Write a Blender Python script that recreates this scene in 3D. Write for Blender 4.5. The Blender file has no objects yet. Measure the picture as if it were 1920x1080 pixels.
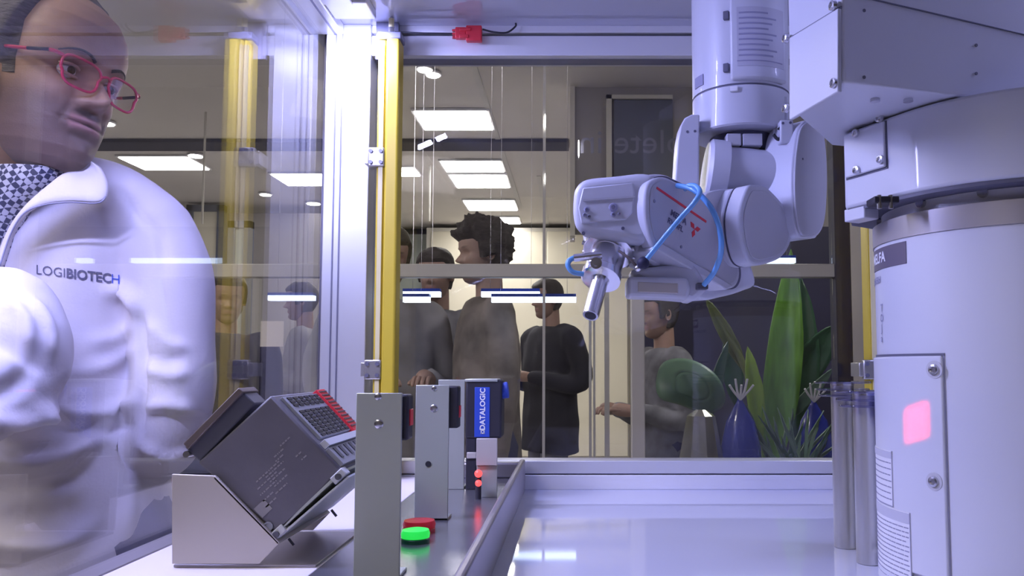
import bpy, bmesh, math, random
import numpy as np
from mathutils import Vector as V, Matrix, noise
from mathutils.bvhtree import BVHTree
random.seed(7)
PI = math.pi
scene = bpy.context.scene
COL = scene.collection
# ------------------------------------------------------------------ camera
EYE = V((0, 0, 1.2)); FPX = 1500.0; PITCH = math.radians(4.0)
PX0, PY0 = 1075.0, 582.1
cam_d = bpy.data.cameras.new('camera'); cam = bpy.data.objects.new('camera', cam_d); COL.objects.link(cam)
cam.location = EYE; cam.rotation_euler = (PI/2 + PITCH, 0, 0)
cam_d.sensor_width = 36; cam_d.lens = 36*FPX/1920
cam_d.shift_x = -(PX0-960)/1920; cam_d.shift_y = (PY0-540)/1920
cam_d.clip_start = 0.02; cam_d.clip_end = 60
scene.camera = cam
# ------------------------------------------------------------------ colour management, world, lights
scene.view_settings.view_transform = 'Standard'; scene.view_settings.look = 'None'
scene.view_settings.gamma = 1; scene.view_settings.use_curve_mapping = False
scene.view_settings.exposure = 0.28
scene.cycles.use_denoising = True
scene.cycles.max_bounces = 10; scene.cycles.transparent_max_bounces = 24
scene.cycles.caustics_reflective = False; scene.cycles.caustics_refractive = False
scene.cycles.sample_clamp_indirect = 4
w = bpy.data.worlds.new('world'); scene.world = w; w.use_nodes = True
w.node_tree.nodes['Background'].inputs[0].default_value = (0.55, 0.56, 0.68, 1)
w.node_tree.nodes['Background'].inputs[1].default_value = 0.16
def area(name, loc, direction, sx, sy, power, color, spread=PI):
    l = bpy.data.lights.new(name, 'AREA'); l.shape = 'RECTANGLE'; l.size = sx; l.size_y = sy
    l.energy = power; l.color = color; l.spread = spread
    o = bpy.data.objects.new(name, l); COL.objects.link(o); o.location = loc
    o.rotation_euler = V(direction).to_track_quat('-Z', 'Y').to_euler()
    return o
LED = (0.46, 0.48, 1.0)
ROOF = 1.7495
area('led_strip_light_side', (-0.367, 0.74, ROOF), (0.45, 0.0, -1), 0.03, 0.85, 17, LED)
area('led_fill_right', (0.735, 0.74, ROOF), (-0.35, 0.0, -1), 0.03, 0.85, 6, LED)  # unseen strip added to lighten the right side of the robot
area('corner_led_light', (-0.352, 1.225, 1.733), (0.0, 0.55, -1), 0.06, 0.05, 2.4, LED)
area('red_patch_beam', (0.055, 0.335, 1.395), V((0.2990, 0.7026, 1.1513))-V((0.055, 0.335, 1.395)), 0.020, 0.024, 0.010, (1.0, 0.01, 0.02), math.radians(1.2))  # makes the red patch on the column; its source is added out of view
area('aisle_fill', (-1.45, 0.15, 2.95), (0.25, 0.35, -1), 0.6, 0.6, 30, (1.0, 0.93, 0.88))  # unseen lamp added as warm fill on the man, without a fixture
area('aisle_fill_front', (-1.3, -1.5, 2.95), (0.2, 1.0, -0.8), 0.6, 0.6, 30, (1.0, 0.93, 0.90))  # unseen fill added for the bracket fronts and the jacket
area('aisle_fill_far', (-2.6, 1.9, 2.95), (0.7, -0.3, -1), 0.6, 0.6, 30, (1.0, 0.95, 0.92))  # unseen side light added to give the jacket more shape

def ray(px, py):
    xc = (px-PX0)/FPX; yc = (PY0-py)/FPX
    return V((xc, math.cos(PITCH)-yc*math.sin(PITCH), math.sin(PITCH)+yc*math.cos(PITCH)))
def P(px, py, Y):
    d = ray(px, py); return EYE + d*(Y/d.y)
def Q(px, py, o, n):                       # ray / plane
    d = ray(px, py); n = V(n); return EYE + d*((V(o)-EYE).dot(n)/d.dot(n))
def PZ(px, py, z):
    d = ray(px, py); return EYE + d*((z-EYE.z)/d.z)
def PX(px, py, X):
    d = ray(px, py); return EYE + d*(X/d.x)
# ------------------------------------------------------------------ materials
MATS = {}
def mat(name, col, rough=0.5, metal=0.0, emit=None, es=0, bump=0, bscale=60, var=0.0, vscale=8, spec=0.5, attr=None, trans=0, coat=0, stretch=None, sss=0):
    m = bpy.data.materials.new(name); m.use_nodes = True; nt = m.node_tree; b = nt.nodes['Principled BSDF']
    b.inputs['Base Color'].default_value = (*col, 1); b.inputs['Roughness'].default_value = rough
    b.inputs['Metallic'].default_value = metal; b.inputs['Specular IOR Level'].default_value = spec
    b.inputs['Coat Weight'].default_value = coat; b.inputs['Transmission Weight'].default_value = trans
    if sss: b.inputs['Subsurface Weight'].default_value = sss; b.inputs['Subsurface Radius'].default_value = (0.012, 0.005, 0.003); b.inputs['Subsurface Scale'].default_value = 1
    if emit: b.inputs['Emission Color'].default_value = (*emit, 1); b.inputs['Emission Strength'].default_value = es
    tc = nt.nodes.new('ShaderNodeTexCoord'); mp = nt.nodes.new('ShaderNodeMapping'); nt.links.new(tc.outputs['Object'], mp.inputs[0])
    if stretch: mp.inputs['Scale'].default_value = stretch
    last = None
    if attr:
        a = nt.nodes.new('ShaderNodeAttribute'); a.attribute_name = attr; last = a.outputs['Color']
        nt.links.new(last, b.inputs['Base Color'])
    if var:
        n = nt.nodes.new('ShaderNodeTexNoise'); n.inputs['Scale'].default_value = vscale; n.inputs['Detail'].default_value = 5
        nt.links.new(mp.outputs[0], n.inputs['Vector'])
        mr = nt.nodes.new('ShaderNodeMapRange'); mr.inputs['From Min'].default_value = 0.3; mr.inputs['From Max'].default_value = 0.7
        mr.inputs['To Min'].default_value = 1-var; mr.inputs['To Max'].default_value = 1+var
        nt.links.new(n.outputs[0], mr.inputs[0])
        mx = nt.nodes.new('ShaderNodeMix'); mx.data_type = 'RGBA'; mx.blend_type = 'MULTIPLY'; mx.inputs[0].default_value = 1
        if last: nt.links.new(last, mx.inputs[6])
        else: mx.inputs[6].default_value = (*col, 1)
        nt.links.new(mr.outputs[0], mx.inputs[7]); nt.links.new(mx.outputs[2], b.inputs['Base Color'])
    if bump:
        n = nt.nodes.new('ShaderNodeTexNoise'); n.inputs['Scale'].default_value = bscale; n.inputs['Detail'].default_value = 6
        nt.links.new(mp.outputs[0], n.inputs['Vector'])
        bp = nt.nodes.new('ShaderNodeBump'); bp.inputs['Strength'].default_value = bump; bp.inputs['Distance'].default_value = 0.004
        nt.links.new(n.outputs[0], bp.inputs['Height']); nt.links.new(bp.outputs[0], b.inputs['Normal'])
    MATS[name] = m; return m
def glass_mat(name, tint=(1, 1, 1), f0=0.04, rough=0.0):
    m = bpy.data.materials.new(name); m.use_nodes = True; nt = m.node_tree; nt.nodes.clear()
    out = nt.nodes.new('ShaderNodeOutputMaterial'); tr = nt.nodes.new('ShaderNodeBsdfTransparent'); gl = nt.nodes.new('ShaderNodeBsdfGlossy')
    gl.inputs['Roughness'].default_value = rough; tr.inputs[0].default_value = (*tint, 1)
    g = nt.nodes.new('ShaderNodeNewGeometry'); dot = nt.nodes.new('ShaderNodeVectorMath'); dot.operation = 'DOT_PRODUCT'
    nt.links.new(g.outputs['Incoming'], dot.inputs[0]); nt.links.new(g.outputs['Normal'], dot.inputs[1])
    def mth(op, a, b=None):
        n = nt.nodes.new('ShaderNodeMath'); n.operation = op; n.use_clamp = False
        for i, v in enumerate((a, b)):
            if v is None: continue
            if isinstance(v, (int, float)): n.inputs[i].default_value = v
            else: nt.links.new(v, n.inputs[i])
        return n.outputs[0]
    c = mth('ABSOLUTE', dot.outputs['Value']); o = mth('SUBTRACT', 1.0, c); p5 = mth('POWER', o, 5.0)
    f = mth('ADD', mth('MULTIPLY', p5, 1-f0), f0)
    mx = nt.nodes.new('ShaderNodeMixShader'); nt.links.new(f, mx.inputs[0]); nt.links.new(tr.outputs[0], mx.inputs[1]); nt.links.new(gl.outputs[0], mx.inputs[2])
    nt.links.new(mx.outputs[0], out.inputs[0]); MATS[name] = m; return m
mat('robot', (0.64, 0.65, 0.72), 0.38, coat=0.15, bump=0.02, bscale=300)
mat('robot_grey', (0.55, 0.55, 0.60), 0.45, var=.03)
mat('robot_band', (0.40, 0.37, 0.36), 0.4, 0.3, var=.05)
mat('seam', (0.12, 0.12, 0.17), 0.6, var=.1)
mat('alu', (0.78, 0.79, 0.83), 0.33, 0.55, bump=0.02, bscale=200, stretch=(30, 30, 1))
mat('alu_dark', (0.22, 0.22, 0.30), 0.4, 0.5, var=.1)
mat('white_rail', (0.80, 0.80, 0.84), 0.35, 0.1, var=.02)
mat('steel', (0.62, 0.61, 0.60), 0.33, 0.9, bump=0.03, bscale=90, stretch=(1, 1, 40))
mat('bracket', (0.48, 0.51, 0.46), 0.42, 0.45, bump=0.03, bscale=120, var=.04)
mat('bracket_warm', (0.60, 0.56, 0.52), 0.45, 0.35, bump=0.02, bscale=160, var=.03)
mat('chrome', (0.82, 0.82, 0.88), 0.24, 1.0, var=.02)
mat('screw', (0.62, 0.62, 0.66), 0.25, 1.0, var=.05)
mat('yellow', (0.66, 0.50, 0.045), 0.38, var=.03)
mat('yellow_pale', (0.80, 0.72, 0.40), 0.3, var=.03)
mat('red_plastic', (0.75, 0.04, 0.06), 0.4, var=.05)
mat('black_plastic', (0.022, 0.021, 0.032), 0.5, var=.15, bump=0.05)
mat('dark_plastic', (0.125, 0.12, 0.14), 0.5, var=.10, vscale=20, bump=0.05, bscale=150)
mat('dark_mid', (0.085, 0.085, 0.105), 0.5, var=.1)
mat('brown_grey', (0.16, 0.13, 0.12), 0.45, 0.3, var=.1)
mat('print_grey', (0.28, 0.27, 0.28), 0.6, var=.05)
mat('mod_grey', (0.30, 0.31, 0.35), 0.5, var=.05)
mat('mod_light', (0.62, 0.64, 0.68), 0.45, var=.05)
mat('blue_label', (0.03, 0.08, 0.50), 0.45, var=.05)
mat('white_print', (0.85, 0.85, 0.88), 0.5, var=.02)
mat('ink', (0.10, 0.10, 0.17), 0.6, var=.05)
mat('lettering_faint', (0.15, 0.15, 0.20), 0.6, var=.05)
mat('ink_light', (0.30, 0.30, 0.42), 0.6, var=.05)
mat('label_grey', (0.52, 0.52, 0.60), 0.5, var=.03)
mat('label_dark', (0.13, 0.11, 0.15), 0.5, var=.03)
mat('table_white', (0.60, 0.62, 0.76), 0.05, var=.015, vscale=3, coat=0.3)
mat('mat_white', (0.85, 0.80, 0.84), 0.35, var=.01)
mat('shelf_steel', (0.45, 0.45, 0.50), 0.22, 0.85, bump=0.02, bscale=80, stretch=(1, 20, 1))
mat('shelf_lip', (0.36, 0.34, 0.37), 0.35, 0.6, var=.05)
mat('green_glow', (0.02, 0.65, 0.08), 0.25, emit=(0.03, 0.95, 0.10), es=0.55, var=.05)
mat('green_dark', (0.01, 0.10, 0.04), 0.3, var=.05)
mat('red_glow', (0.55, 0.02, 0.04), 0.25, emit=(0.9, 0.02, 0.03), es=0.10, var=.05)
mat('led_red', (0.8, 0.02, 0.02), 0.3, emit=(1, 0.08, 0.08), es=1.6, var=.02)
mat('lamp_white', (1, 1, 1), 0.4, emit=(1.0, 0.96, 0.88), es=22, var=.01)
mat('lamp_blue', (1, 1, 1), 0.4, emit=(0.62, 0.78, 1.0), es=3.0, var=.01)
mat('tube_blue', (0.16, 0.42, 0.80), 0.25, var=.03, trans=0.0, coat=.5)
mat('skin', (0.7, 0.45, 0.38), 0.5, attr='col', var=.05, vscale=90, bump=0.12, bscale=500, sss=.15)
mat('hair_greying', (0.16, 0.145, 0.14), 0.55, var=.45, vscale=70, bump=0.9, bscale=140, stretch=(1, 1, 5))
mat('hair', (0.055, 0.045, 0.045), 0.55, var=.35, vscale=60, bump=0.9, bscale=120, stretch=(1, 1, 5))
mat('coat', (0.74, 0.70, 0.74), 0.85, var=.015, bump=0.10, bscale=260)
mat('glasses_red', (0.62, 0.05, 0.12), 0.25, coat=.6, var=.05)
mat('lips', (0.50, 0.24, 0.24), 0.5, var=.05)
mat('eye_white', (0.7, 0.68, 0.68), 0.2, var=.02)
mat('iris', (0.05, 0.03, 0.02), 0.15, var=.05)
mat('floor', (0.42, 0.40, 0.40), 0.35, var=.15, vscale=1.2)
mat('ceiling', (0.80, 0.77, 0.74), 0.9, var=.03, vscale=2, bump=.05)
mat('ceiling_dark', (0.05, 0.05, 0.08), 0.8, var=.05)
mat('ceiling_line', (0.75, 0.74, 0.72), 0.8, var=.05)
mat('wall_cream', (0.72, 0.68, 0.55), 0.8, var=.03, vscale=2)
mat('wall_green', (0.30, 0.33, 0.31), 0.8, var=.04)
mat('wall_taupe', (0.33, 0.31, 0.31), 0.8, var=.05, vscale=2)
mat('door_dark', (0.10, 0.11, 0.15), 0.5, var=.08)
mat('navy', (0.018, 0.017, 0.055), 0.6, var=.2, vscale=3)
mat('post_cream', (0.62, 0.60, 0.54), 0.5, var=.03)
mat('rail_grey', (0.52, 0.51, 0.47), 0.5, var=.03)
mat('cloth_black', (0.020, 0.020, 0.034), 0.9, var=.2, bump=.3, bscale=40)
mat('cloth_brown', (0.21, 0.18, 0.16), 0.9, var=.45, vscale=9, bump=.3, bscale=40)
mat('cloth_grey', (0.20, 0.20, 0.23), 0.9, var=.45, vscale=10, bump=.3, bscale=40)
mat('cloth_navy', (0.06, 0.06, 0.13), 0.9, var=.2, bump=.3, bscale=40)
mat('cloth_pale', (0.35, 0.34, 0.36), 0.9, var=.2, bump=.3, bscale=40)
mat('leaf_bright', (0.16, 0.36, 0.05), 0.4, var=.25, vscale=6, stretch=(6, 6, 1))
mat('leaf_lime', (0.26, 0.42, 0.05), 0.4, var=.25, vscale=6)
mat('leaf_dark', (0.035, 0.10, 0.05), 0.35, var=.3, vscale=9)
mat('leaf_grey', (0.16, 0.27, 0.18), 0.35, var=.2, vscale=7)
mat('leaf_stem', (0.14, 0.17, 0.05), 0.5, var=.2)
mat('bag_blue', (0.025, 0.04, 0.33), 0.25, var=.3, vscale=5, coat=.5)
mat('ribbon', (0.7, 0.7, 0.72), 0.4, var=.05)
mat('paper', (0.85, 0.80, 0.70), 0.8, emit=(1, .95, .85), es=0.0, var=.02)
mat('silver_wrap', (0.5, 0.5, 0.42), 0.25, 0.7, var=.2, vscale=12, bump=.6, bscale=9)
mat('pot', (0.12, 0.11, 0.13), 0.5, var=.1)
glass_mat('pane_glass', (0.93, 0.93, 0.955), 0.05)
glass_mat('side_glass', (0.94, 0.94, 0.965), 0.095)
glass_mat('far_glass', (0.97, 0.97, 0.97), 0.003)
glass_mat('acrylic', (0.72, 0.72, 0.92), 0.16, 0.05)
glass_mat('lens_glass', (0.97, 0.93, 0.95), 0.05)
# checked shirt
def check_mat():
    m = mat('check_shirt', (0.1, 0.1, 0.15), 0.85, var=.0); nt = m.node_tree; b = nt.nodes['Principled BSDF']
    tc = nt.nodes.new('ShaderNodeTexCoord'); mp = nt.nodes.new('ShaderNodeMapping'); mp.inputs['Rotation'].default_value = (0.3, 0.5, 0.3)
    ch = nt.nodes.new('ShaderNodeTexChecker'); ch.inputs['Scale'].default_value = 150
    ch.inputs[1].default_value = (0.55, 0.55, 0.60, 1); ch.inputs[2].default_value = (0.04, 0.045, 0.09, 1)
    nt.links.new(tc.outputs['Object'], mp.inputs[0]); nt.links.new(mp.outputs[0], ch.inputs[0]); nt.links.new(ch.outputs[0], b.inputs['Base Color'])
check_mat()
# ------------------------------------------------------------------ mesh helpers
WLOC = {}
def frame(n, up=(0, 0, 1)):
    n = V(n).normalized(); u = V(up).cross(n)
    if u.length < 1e-5: u = V((1, 0, 0))
    u.normalize(); return u, n.cross(u).normalized(), n
class MB:
    def __init__(s): s.v = []; s.f = []; s.n = 0
    def add(s, vs, fs):
        o = len(s.v); s.v += [V(p) for p in vs]; s.f += [tuple(i+o for i in f) for f in fs]; return s
    def box(s, c, size, rz=0, ax=None):
        c = V(c); hx, hy, hz = [k/2 for k in size]
        M = Matrix.Rotation(rz, 3, 'Z') if ax is None else Matrix([[ax[0][i], ax[1][i], ax[2][i]] for i in range(3)])
        vs = [c + M @ V((sx*hx, sy*hy, sz*hz)) for sx in (-1, 1) for sy in (-1, 1) for sz in (-1, 1)]
        return s.add(vs, [(0, 1, 3, 2), (4, 6, 7, 5), (0, 4, 5, 1), (2, 3, 7, 6), (0, 2, 6, 4), (1, 5, 7, 3)])
    def span(s, a, b):
        a, b = V(a), V(b); return s.box((a+b)/2, [abs(b[i]-a[i]) for i in range(3)])
    def prism(s, pts, vec):            # pts world polygon, extrude by vec
        n = len(pts); pts = [V(p) for p in pts]; vec = V(vec)
        fs = [tuple(range(n)), tuple(range(2*n-1, n-1, -1))] + [(i, i+n, (i+1) % n+n, (i+1) % n) for i in range(n)]
        return s.add(pts + [p+vec for p in pts], fs)
    def rings(s, rings, cap0=True, cap1=True, closed=True):
        n = len(rings[0]); vs = [p for r in rings for p in r]; fs = []
        for k in range(len(rings)-1):
            for i in range(n if closed else n-1):
                j = (i+1) % n; fs.append((k*n+i, k*n+j, (k+1)*n+j, (k+1)*n+i))
        if cap0: fs.append(tuple(range(n-1, -1, -1)))
        if cap1: fs.append(tuple(range((len(rings)-1)*n, len(rings)*n)))
        return s.add(vs, fs)
    def cyl(s, p0, p1, r0, r1=None, seg=32, cap=True):
        p0, p1 = V(p0), V(p1); r1 = r0 if r1 is None else r1; u, v, n = frame(p1-p0)
        R = [[p + u*r*math.cos(2*PI*i/seg) + v*r*math.sin(2*PI*i/seg) for i in range(seg)] for p, r in ((p0, r0), (p1, r1))]
        return s.rings(R, cap, cap)
    def lathe(s, p0, axis, prof, seg=40):   # prof: list of (dist along axis, radius)
        p0 = V(p0); u, v, n = frame(axis)
        R = [[p0 + n*h + u*r*math.cos(2*PI*i/seg) + v*r*math.sin(2*PI*i/seg) for i in range(seg)] for h, r in prof]
        return s.rings(R)
    def tube(s, pts, r, seg=10, smooth=True):
        pts = [V(p) for p in pts]
        if smooth and len(pts) > 2: pts = catmull(pts, 8)
        R = []; u = None
        for i, p in enumerate(pts):
            t = (pts[min(i+1, len(pts)-1)] - pts[max(i-1, 0)]).normalized()
            if u is None: u = frame(t)[0]
            u = (u - t*u.dot(t)).normalized(); v = t.cross(u)
            rr = r if not callable(r) else r(i/(len(pts)-1))
            R.append([p + u*rr*math.cos(2*PI*k/seg) + v*rr*math.sin(2*PI*k/seg) for k in range(seg)])
        return s.rings(R)
    def sph(s, c, r, seg=20, rg=12, sc=(1, 1, 1), ax=None):
        c = V(c); R = []
        A = [V((1, 0, 0)), V((0, 1, 0)), V((0, 0, 1))] if ax is None else ax
        for k in range(1, rg):
            ph = PI*k/rg
            R.append([c + (A[0]*math.sin(ph)*math.cos(2*PI*i/seg)*sc[0] + A[1]*math.sin(ph)*math.sin(2*PI*i/seg)*sc[1] - A[2]*math.cos(ph)*sc[2])*r for i in range(seg)])
        return s.rings(R)
    def build(s, name, m, parent=None, bevel=0, seg=2, smooth=35, sub=0, solid=0):
        return mkobj(name, s.v, s.f, m, parent, bevel, seg, smooth, sub, solid)
def catmull(pts, k):
    out = []; n = len(pts)
    for i in range(n-1):
        a, b, c, d = pts[max(i-1, 0)], pts[i], pts[i+1], pts[min(i+2, n-1)]
        for j in range(k):
            t = j/k; out.append(0.5*((2*b) + (c-a)*t + (2*a-5*b+4*c-d)*t*t + (3*b-a-3*c+d)*t**3))
    out.append(pts[-1]); return out
def mkobj(name, vs, fs, m, parent=None, bevel=0, seg=2, smooth=35, sub=0, solid=0, keep=False):
    if parent is not None: base = WLOC[parent.name]
    else:
        xs = [p[0] for p in vs]; ys = [p[1] for p in vs]; zs = [p[2] for p in vs]
        base = V(((min(xs)+max(xs))/2, (min(ys)+max(ys))/2, min(zs)))
    me = bpy.data.meshes.new(name); me.from_pydata([V(p)-base for p in vs], [], fs); me.validate()
    bm = bmesh.new(); bm.from_mesh(me); bmesh.ops.recalc_face_normals(bm, faces=bm.faces); bm.to_mesh(me); bm.free()
    me.materials.append(MATS[m] if isinstance(m, str) else m)
    if smooth:
        me.shade_smooth()
        if smooth < 180: me.set_sharp_from_angle(angle=math.radians(smooth))
    o = bpy.data.objects.new(name, me); COL.objects.link(o)
    if parent is not None: o.parent = parent; o.location = (0, 0, 0)
    else: o.location = base
    WLOC[o.name] = base.copy()
    if bevel:
        b = o.modifiers.new('bevel', 'BEVEL'); b.width = bevel; b.segments = seg; b.limit_method = 'ANGLE'; b.angle_limit = math.radians(40)
        b.use_clamp_overlap = True
    if sub: b = o.modifiers.new('sub', 'SUBSURF'); b.levels = sub; b.render_levels = sub
    if solid: b = o.modifiers.new('solid', 'SOLIDIFY'); b.thickness = solid; b.offset = 0
    return o
def tag(o, label=None, cat=None, group=None, kind=None):
    if label: o['label'] = label
    if cat: o['category'] = cat
    if group: o['group'] = group
    if kind: o['kind'] = kind
    return o
def thing(name, loc, label, cat, group=None, kind=None):
    o = bpy.data.objects.new(name, None); COL.objects.link(o); o.location = loc; o.empty_display_size = 0.05
    WLOC[o.name] = V(loc); return tag(o, label, cat, group, kind)
def textmesh(s, size, bold=0.0):
    """flat text as (verts2d, faces) centred on the origin"""
    c = bpy.data.curves.new('t', 'FONT'); c.body = s; c.size = size; c.align_x = 'CENTER'; c.align_y = 'CENTER'; c.resolution_u = 3; c.offset = bold
    o = bpy.data.objects.new('t', c); COL.objects.link(o)
    bpy.context.view_layer.update()
    me = bpy.data.meshes.new_from_object(o.evaluated_get(bpy.context.evaluated_depsgraph_get()))
    vs = [v.co.copy() for v in me.vertices]; fs = [tuple(p.vertices) for p in me.polygons]
    bpy.data.objects.remove(o); bpy.data.curves.remove(c); bpy.data.meshes.remove(me); return vs, fs
def text_on(name, s, size, m, parent, mapf, bold=0.0, sx=1.0):
    vs, fs = textmesh(s, size, bold)
    me_vs = [mapf(v.x*sx, v.y) for v in vs]
    o = mkobj(name, me_vs, fs, m, parent, smooth=0); return o
def plane_map(c, u, v, n, off=0.0006, mirror=False):
    c, u, v, n = V(c), V(u).normalized(), V(v).normalized(), V(n).normalized()
    return lambda x, y: c + u*(-x if mirror else x) + v*y + n*off
def struct(o): o['kind'] = 'structure'; return o
def from_bm(name, m, parent=None): pass
def remesh(name, mb, m, parent, voxel=0.008, smooth_it=4, folds=0, fscale=14, fdir=(1, 1, 0.5), seed=0, colors=None, disp=None):
    me = bpy.data.meshes.new('tmp'); me.from_pydata(mb.v, [], mb.f); me.validate()
    bm = bmesh.new(); bm.from_mesh(me); bmesh.ops.recalc_face_normals(bm, faces=bm.faces); bm.to_mesh(me); bm.free()
    o = bpy.data.objects.new('tmp', me); COL.objects.link(o)
    r = o.modifiers.new('r', 'REMESH'); r.mode = 'VOXEL'; r.voxel_size = voxel
    sm = o.modifiers.new('s', 'SMOOTH'); sm.iterations = smooth_it; sm.factor = 0.5
    bpy.context.view_layer.update()
    e = bpy.data.meshes.new_from_object(o.evaluated_get(bpy.context.evaluated_depsgraph_get()))
    vs = [v.co.copy() for v in e.vertices]; fs = [tuple(p.vertices) for p in e.polygons]; ns = [v.normal.copy() for v in e.vertices]
    bpy.data.objects.remove(o); bpy.data.meshes.remove(me); bpy.data.meshes.remove(e)
    if folds:
        for i, p in enumerate(vs):
            q = V((p.x*fdir[0], p.y*fdir[1], p.z*fdir[2]))*fscale + V((seed, 0, 0))
            a = noise.noise(q); b = noise.noise(q*2.1 + V((9, 4, 2)))
            vs[i] = p + ns[i]*folds*((1-abs(a)*2.6) + 0.35*b)
    if disp:
        for i, p in enumerate(vs): vs[i] = p + ns[i]*disp(p)
    o = mkobj(name, vs, fs, m, parent, smooth=180)
    if colors:
        ca = o.data.color_attributes.new('col', 'FLOAT_COLOR', 'POINT')
        for i, p in enumerate(vs): ca.data[i].color = (*colors(p), 1)
    return o
# ================================================================== the room beyond
CZ = 2.98                                    # ceiling height
struct(MB().span((-9, -4, -0.05), (7, 11, 0)).build('floor', 'floor'))
struct(MB().span((-9, -4, CZ), (7, 11, CZ+.05)).build('ceiling', 'ceiling'))
struct(MB().span((-9, 10.4, 0), (7, 10.5, CZ)).build('wall_back', 'wall_cream'))
struct(MB().span((-9.1, -4, 0), (-9, 11, CZ)).build('wall_left', 'wall_taupe'))
struct(MB().span((7, -4, 0), (7.1, 11, CZ)).build('wall_right', 'wall_taupe'))
struct(MB().span((-9, -4.1, 0), (7, -4, CZ)).build('wall_front', 'wall_taupe'))
Yd = PZ(600, 270, CZ-.01).y
xr = P(1066, 270, Yd).x
struct(MB().span((-7, Yd-.12, CZ-.03), (xr, Yd+.14, CZ-.002)).build('trim_1', 'ceiling_dark'))
struct(MB().span((-9, 10.28, CZ-.09), (7, 10.4, CZ-.002)).build('trim_2', 'ceiling_dark'))
# long pale seams of the ceiling running away from the camera
for k, (x0, y0, x1, y1) in enumerate(((885, 115, 975, 330), (1010, 330, 1030, 410))):
    a = PZ(x0, y0, CZ-.004); b = PZ(x1, y1, CZ-.004); xx = a.x
    struct(MB().span((xx-.02, a.y, CZ-.008), (xx+.02, b.y+1.5, CZ-.001)).build('trim_%d' % (3+k), 'ceiling_line'))
# bulkhead on the right with a dark recess
bY = 5.0; bx = P(1078, 200, bY).x; bz = P(1078, 428, bY).z
struct(MB().span((bx, bY, bz), (7, bY+.25, CZ)).build('wall_bulkhead', 'wall_taupe'))
struct(MB().span((bx-.03, bY-.02, bz-.05), (bx, bY+.25, CZ)).build('trim_5', 'post_cream'))
d0 = P(1136, 182, bY); d1 = P(1262, 428, bY)
t = thing('dark_panel', ((d0.x+d1.x)/2, bY-.03, d1.z), 'dark blue-grey rectangular panel with a pale frame high on the taupe wall', 'panel')
MB().span((d0.x+.05, bY-.03, d1.z+.03), (d1.x, bY-.004, d0.z-.03)).build('screen', 'door_dark', t)
f = MB()
f.span((d0.x, bY-.045, d1.z), (d0.x+.035, bY-.002, d0.z)); f.span((d0.x, bY-.045, d0.z-.025), (d1.x, bY-.002, d0.z))
f.build('frame', 'post_cream', t)
# mirrored faint lettering seen from behind on the glass of the partition
# ceiling lights
def quad_light(x0, x1, y0, y1, label, name='ceiling_light', group='rectangular ceiling light panels', z=CZ-.012):
    a = PZ(x0, y0, z); b = PZ(x1, y0, z); c = PZ((x0+x1)/2, y1, z)
    cx, wy = (a.x+b.x)/2, (a.y+c.y)/2; w_, d_ = abs(b.x-a.x), abs(a.y-c.y)
    t = thing(name, (cx, wy, z), label, 'ceiling light', group)
    MB().box((cx, wy, z), (w_+.04, d_+.04, .016)).build('frame', 'white_rail', t)
    MB().box((cx, wy, z-.01), (w_, d_, .008)).build('diffuser', 'lamp_white', t)
quad_light(776, 912, 207, 241, 'large rectangular ceiling light nearest the camera, right of the yellow column')
quad_light(826, 938, 301, 320, 'rectangular ceiling light, second in the row right of the yellow column')
quad_light(843, 947, 327, 350, 'rectangular ceiling light, third in the row right of the yellow column')
quad_light(869, 963, 375, 393, 'rectangular ceiling light, fourth in the row, above the curly head')
quad_light(887, 971, 407, 418, 'smallest and farthest rectangular ceiling light, just above the curly head')
quad_light(222, 350, 293, 316, 'rectangular ceiling light seen just above the shoulder of the man in white')
quad_light(508, 640, 325, 346, 'rectangular ceiling light seen through the side pane left of the corner post')
quad_light(700, 775, 313, 328, 'rectangular ceiling light partly hidden behind the yellow column')
def down_light(px, py, r, label):
    c = PZ(px, py, CZ-.01)
    t = thing('recessed_spotlight', c, label, 'ceiling spotlight', 'round ceiling spotlights')
    MB().lathe(c, (0, 0, -1), [(0, r*1.25), (.012, r*1.25), (.014, r*1.0)], 24).build('rim', 'white_rail', t)
    MB().lathe(c, (0, 0, -1), [(0.012, r), (.019, r*.97)], 24).build('lamp', 'lamp_white', t)
down_light(367, 290, .055, 'round ceiling spotlight right of the shoulder light panel')
down_light(498, 363, .055, 'round ceiling spotlight behind the reflected yellow column')
down_light(588, 380, .07, 'round ceiling spotlight beside the corner post, seen through the side pane')
down_light(796, 127, .04, 'upper left of the two small round spotlights below the top rail')
down_light(812, 137, .04, 'lower right of the two small round spotlights below the top rail')
down_light(200, 229, .05, 'round ceiling spotlight just in front of the lips of the man in white')
# unseen ceiling panels, added out of view to light the room
for i, (x, y) in enumerate(((-3.2, 2.5), (1.6, 3.2), (2.8, 6.8), (-5.2, 6.0))):
    t = thing('ceiling_light', (x, y, CZ-.012), ('square ceiling light far left, beside the man in white', 'square ceiling light on the right, above the plants', 'square ceiling light on the right, farther back beyond the bulkhead', 'square ceiling light at the far left near the framed doors')[i], 'ceiling light', 'square ceiling light panels')
    MB().box((x, y, CZ-.012), (.64, .64, .016)).build('frame', 'white_rail', t)
    MB().box((x, y, CZ-.022), (.6, .6, .008)).build('diffuser', 'lamp_white', t)
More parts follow.
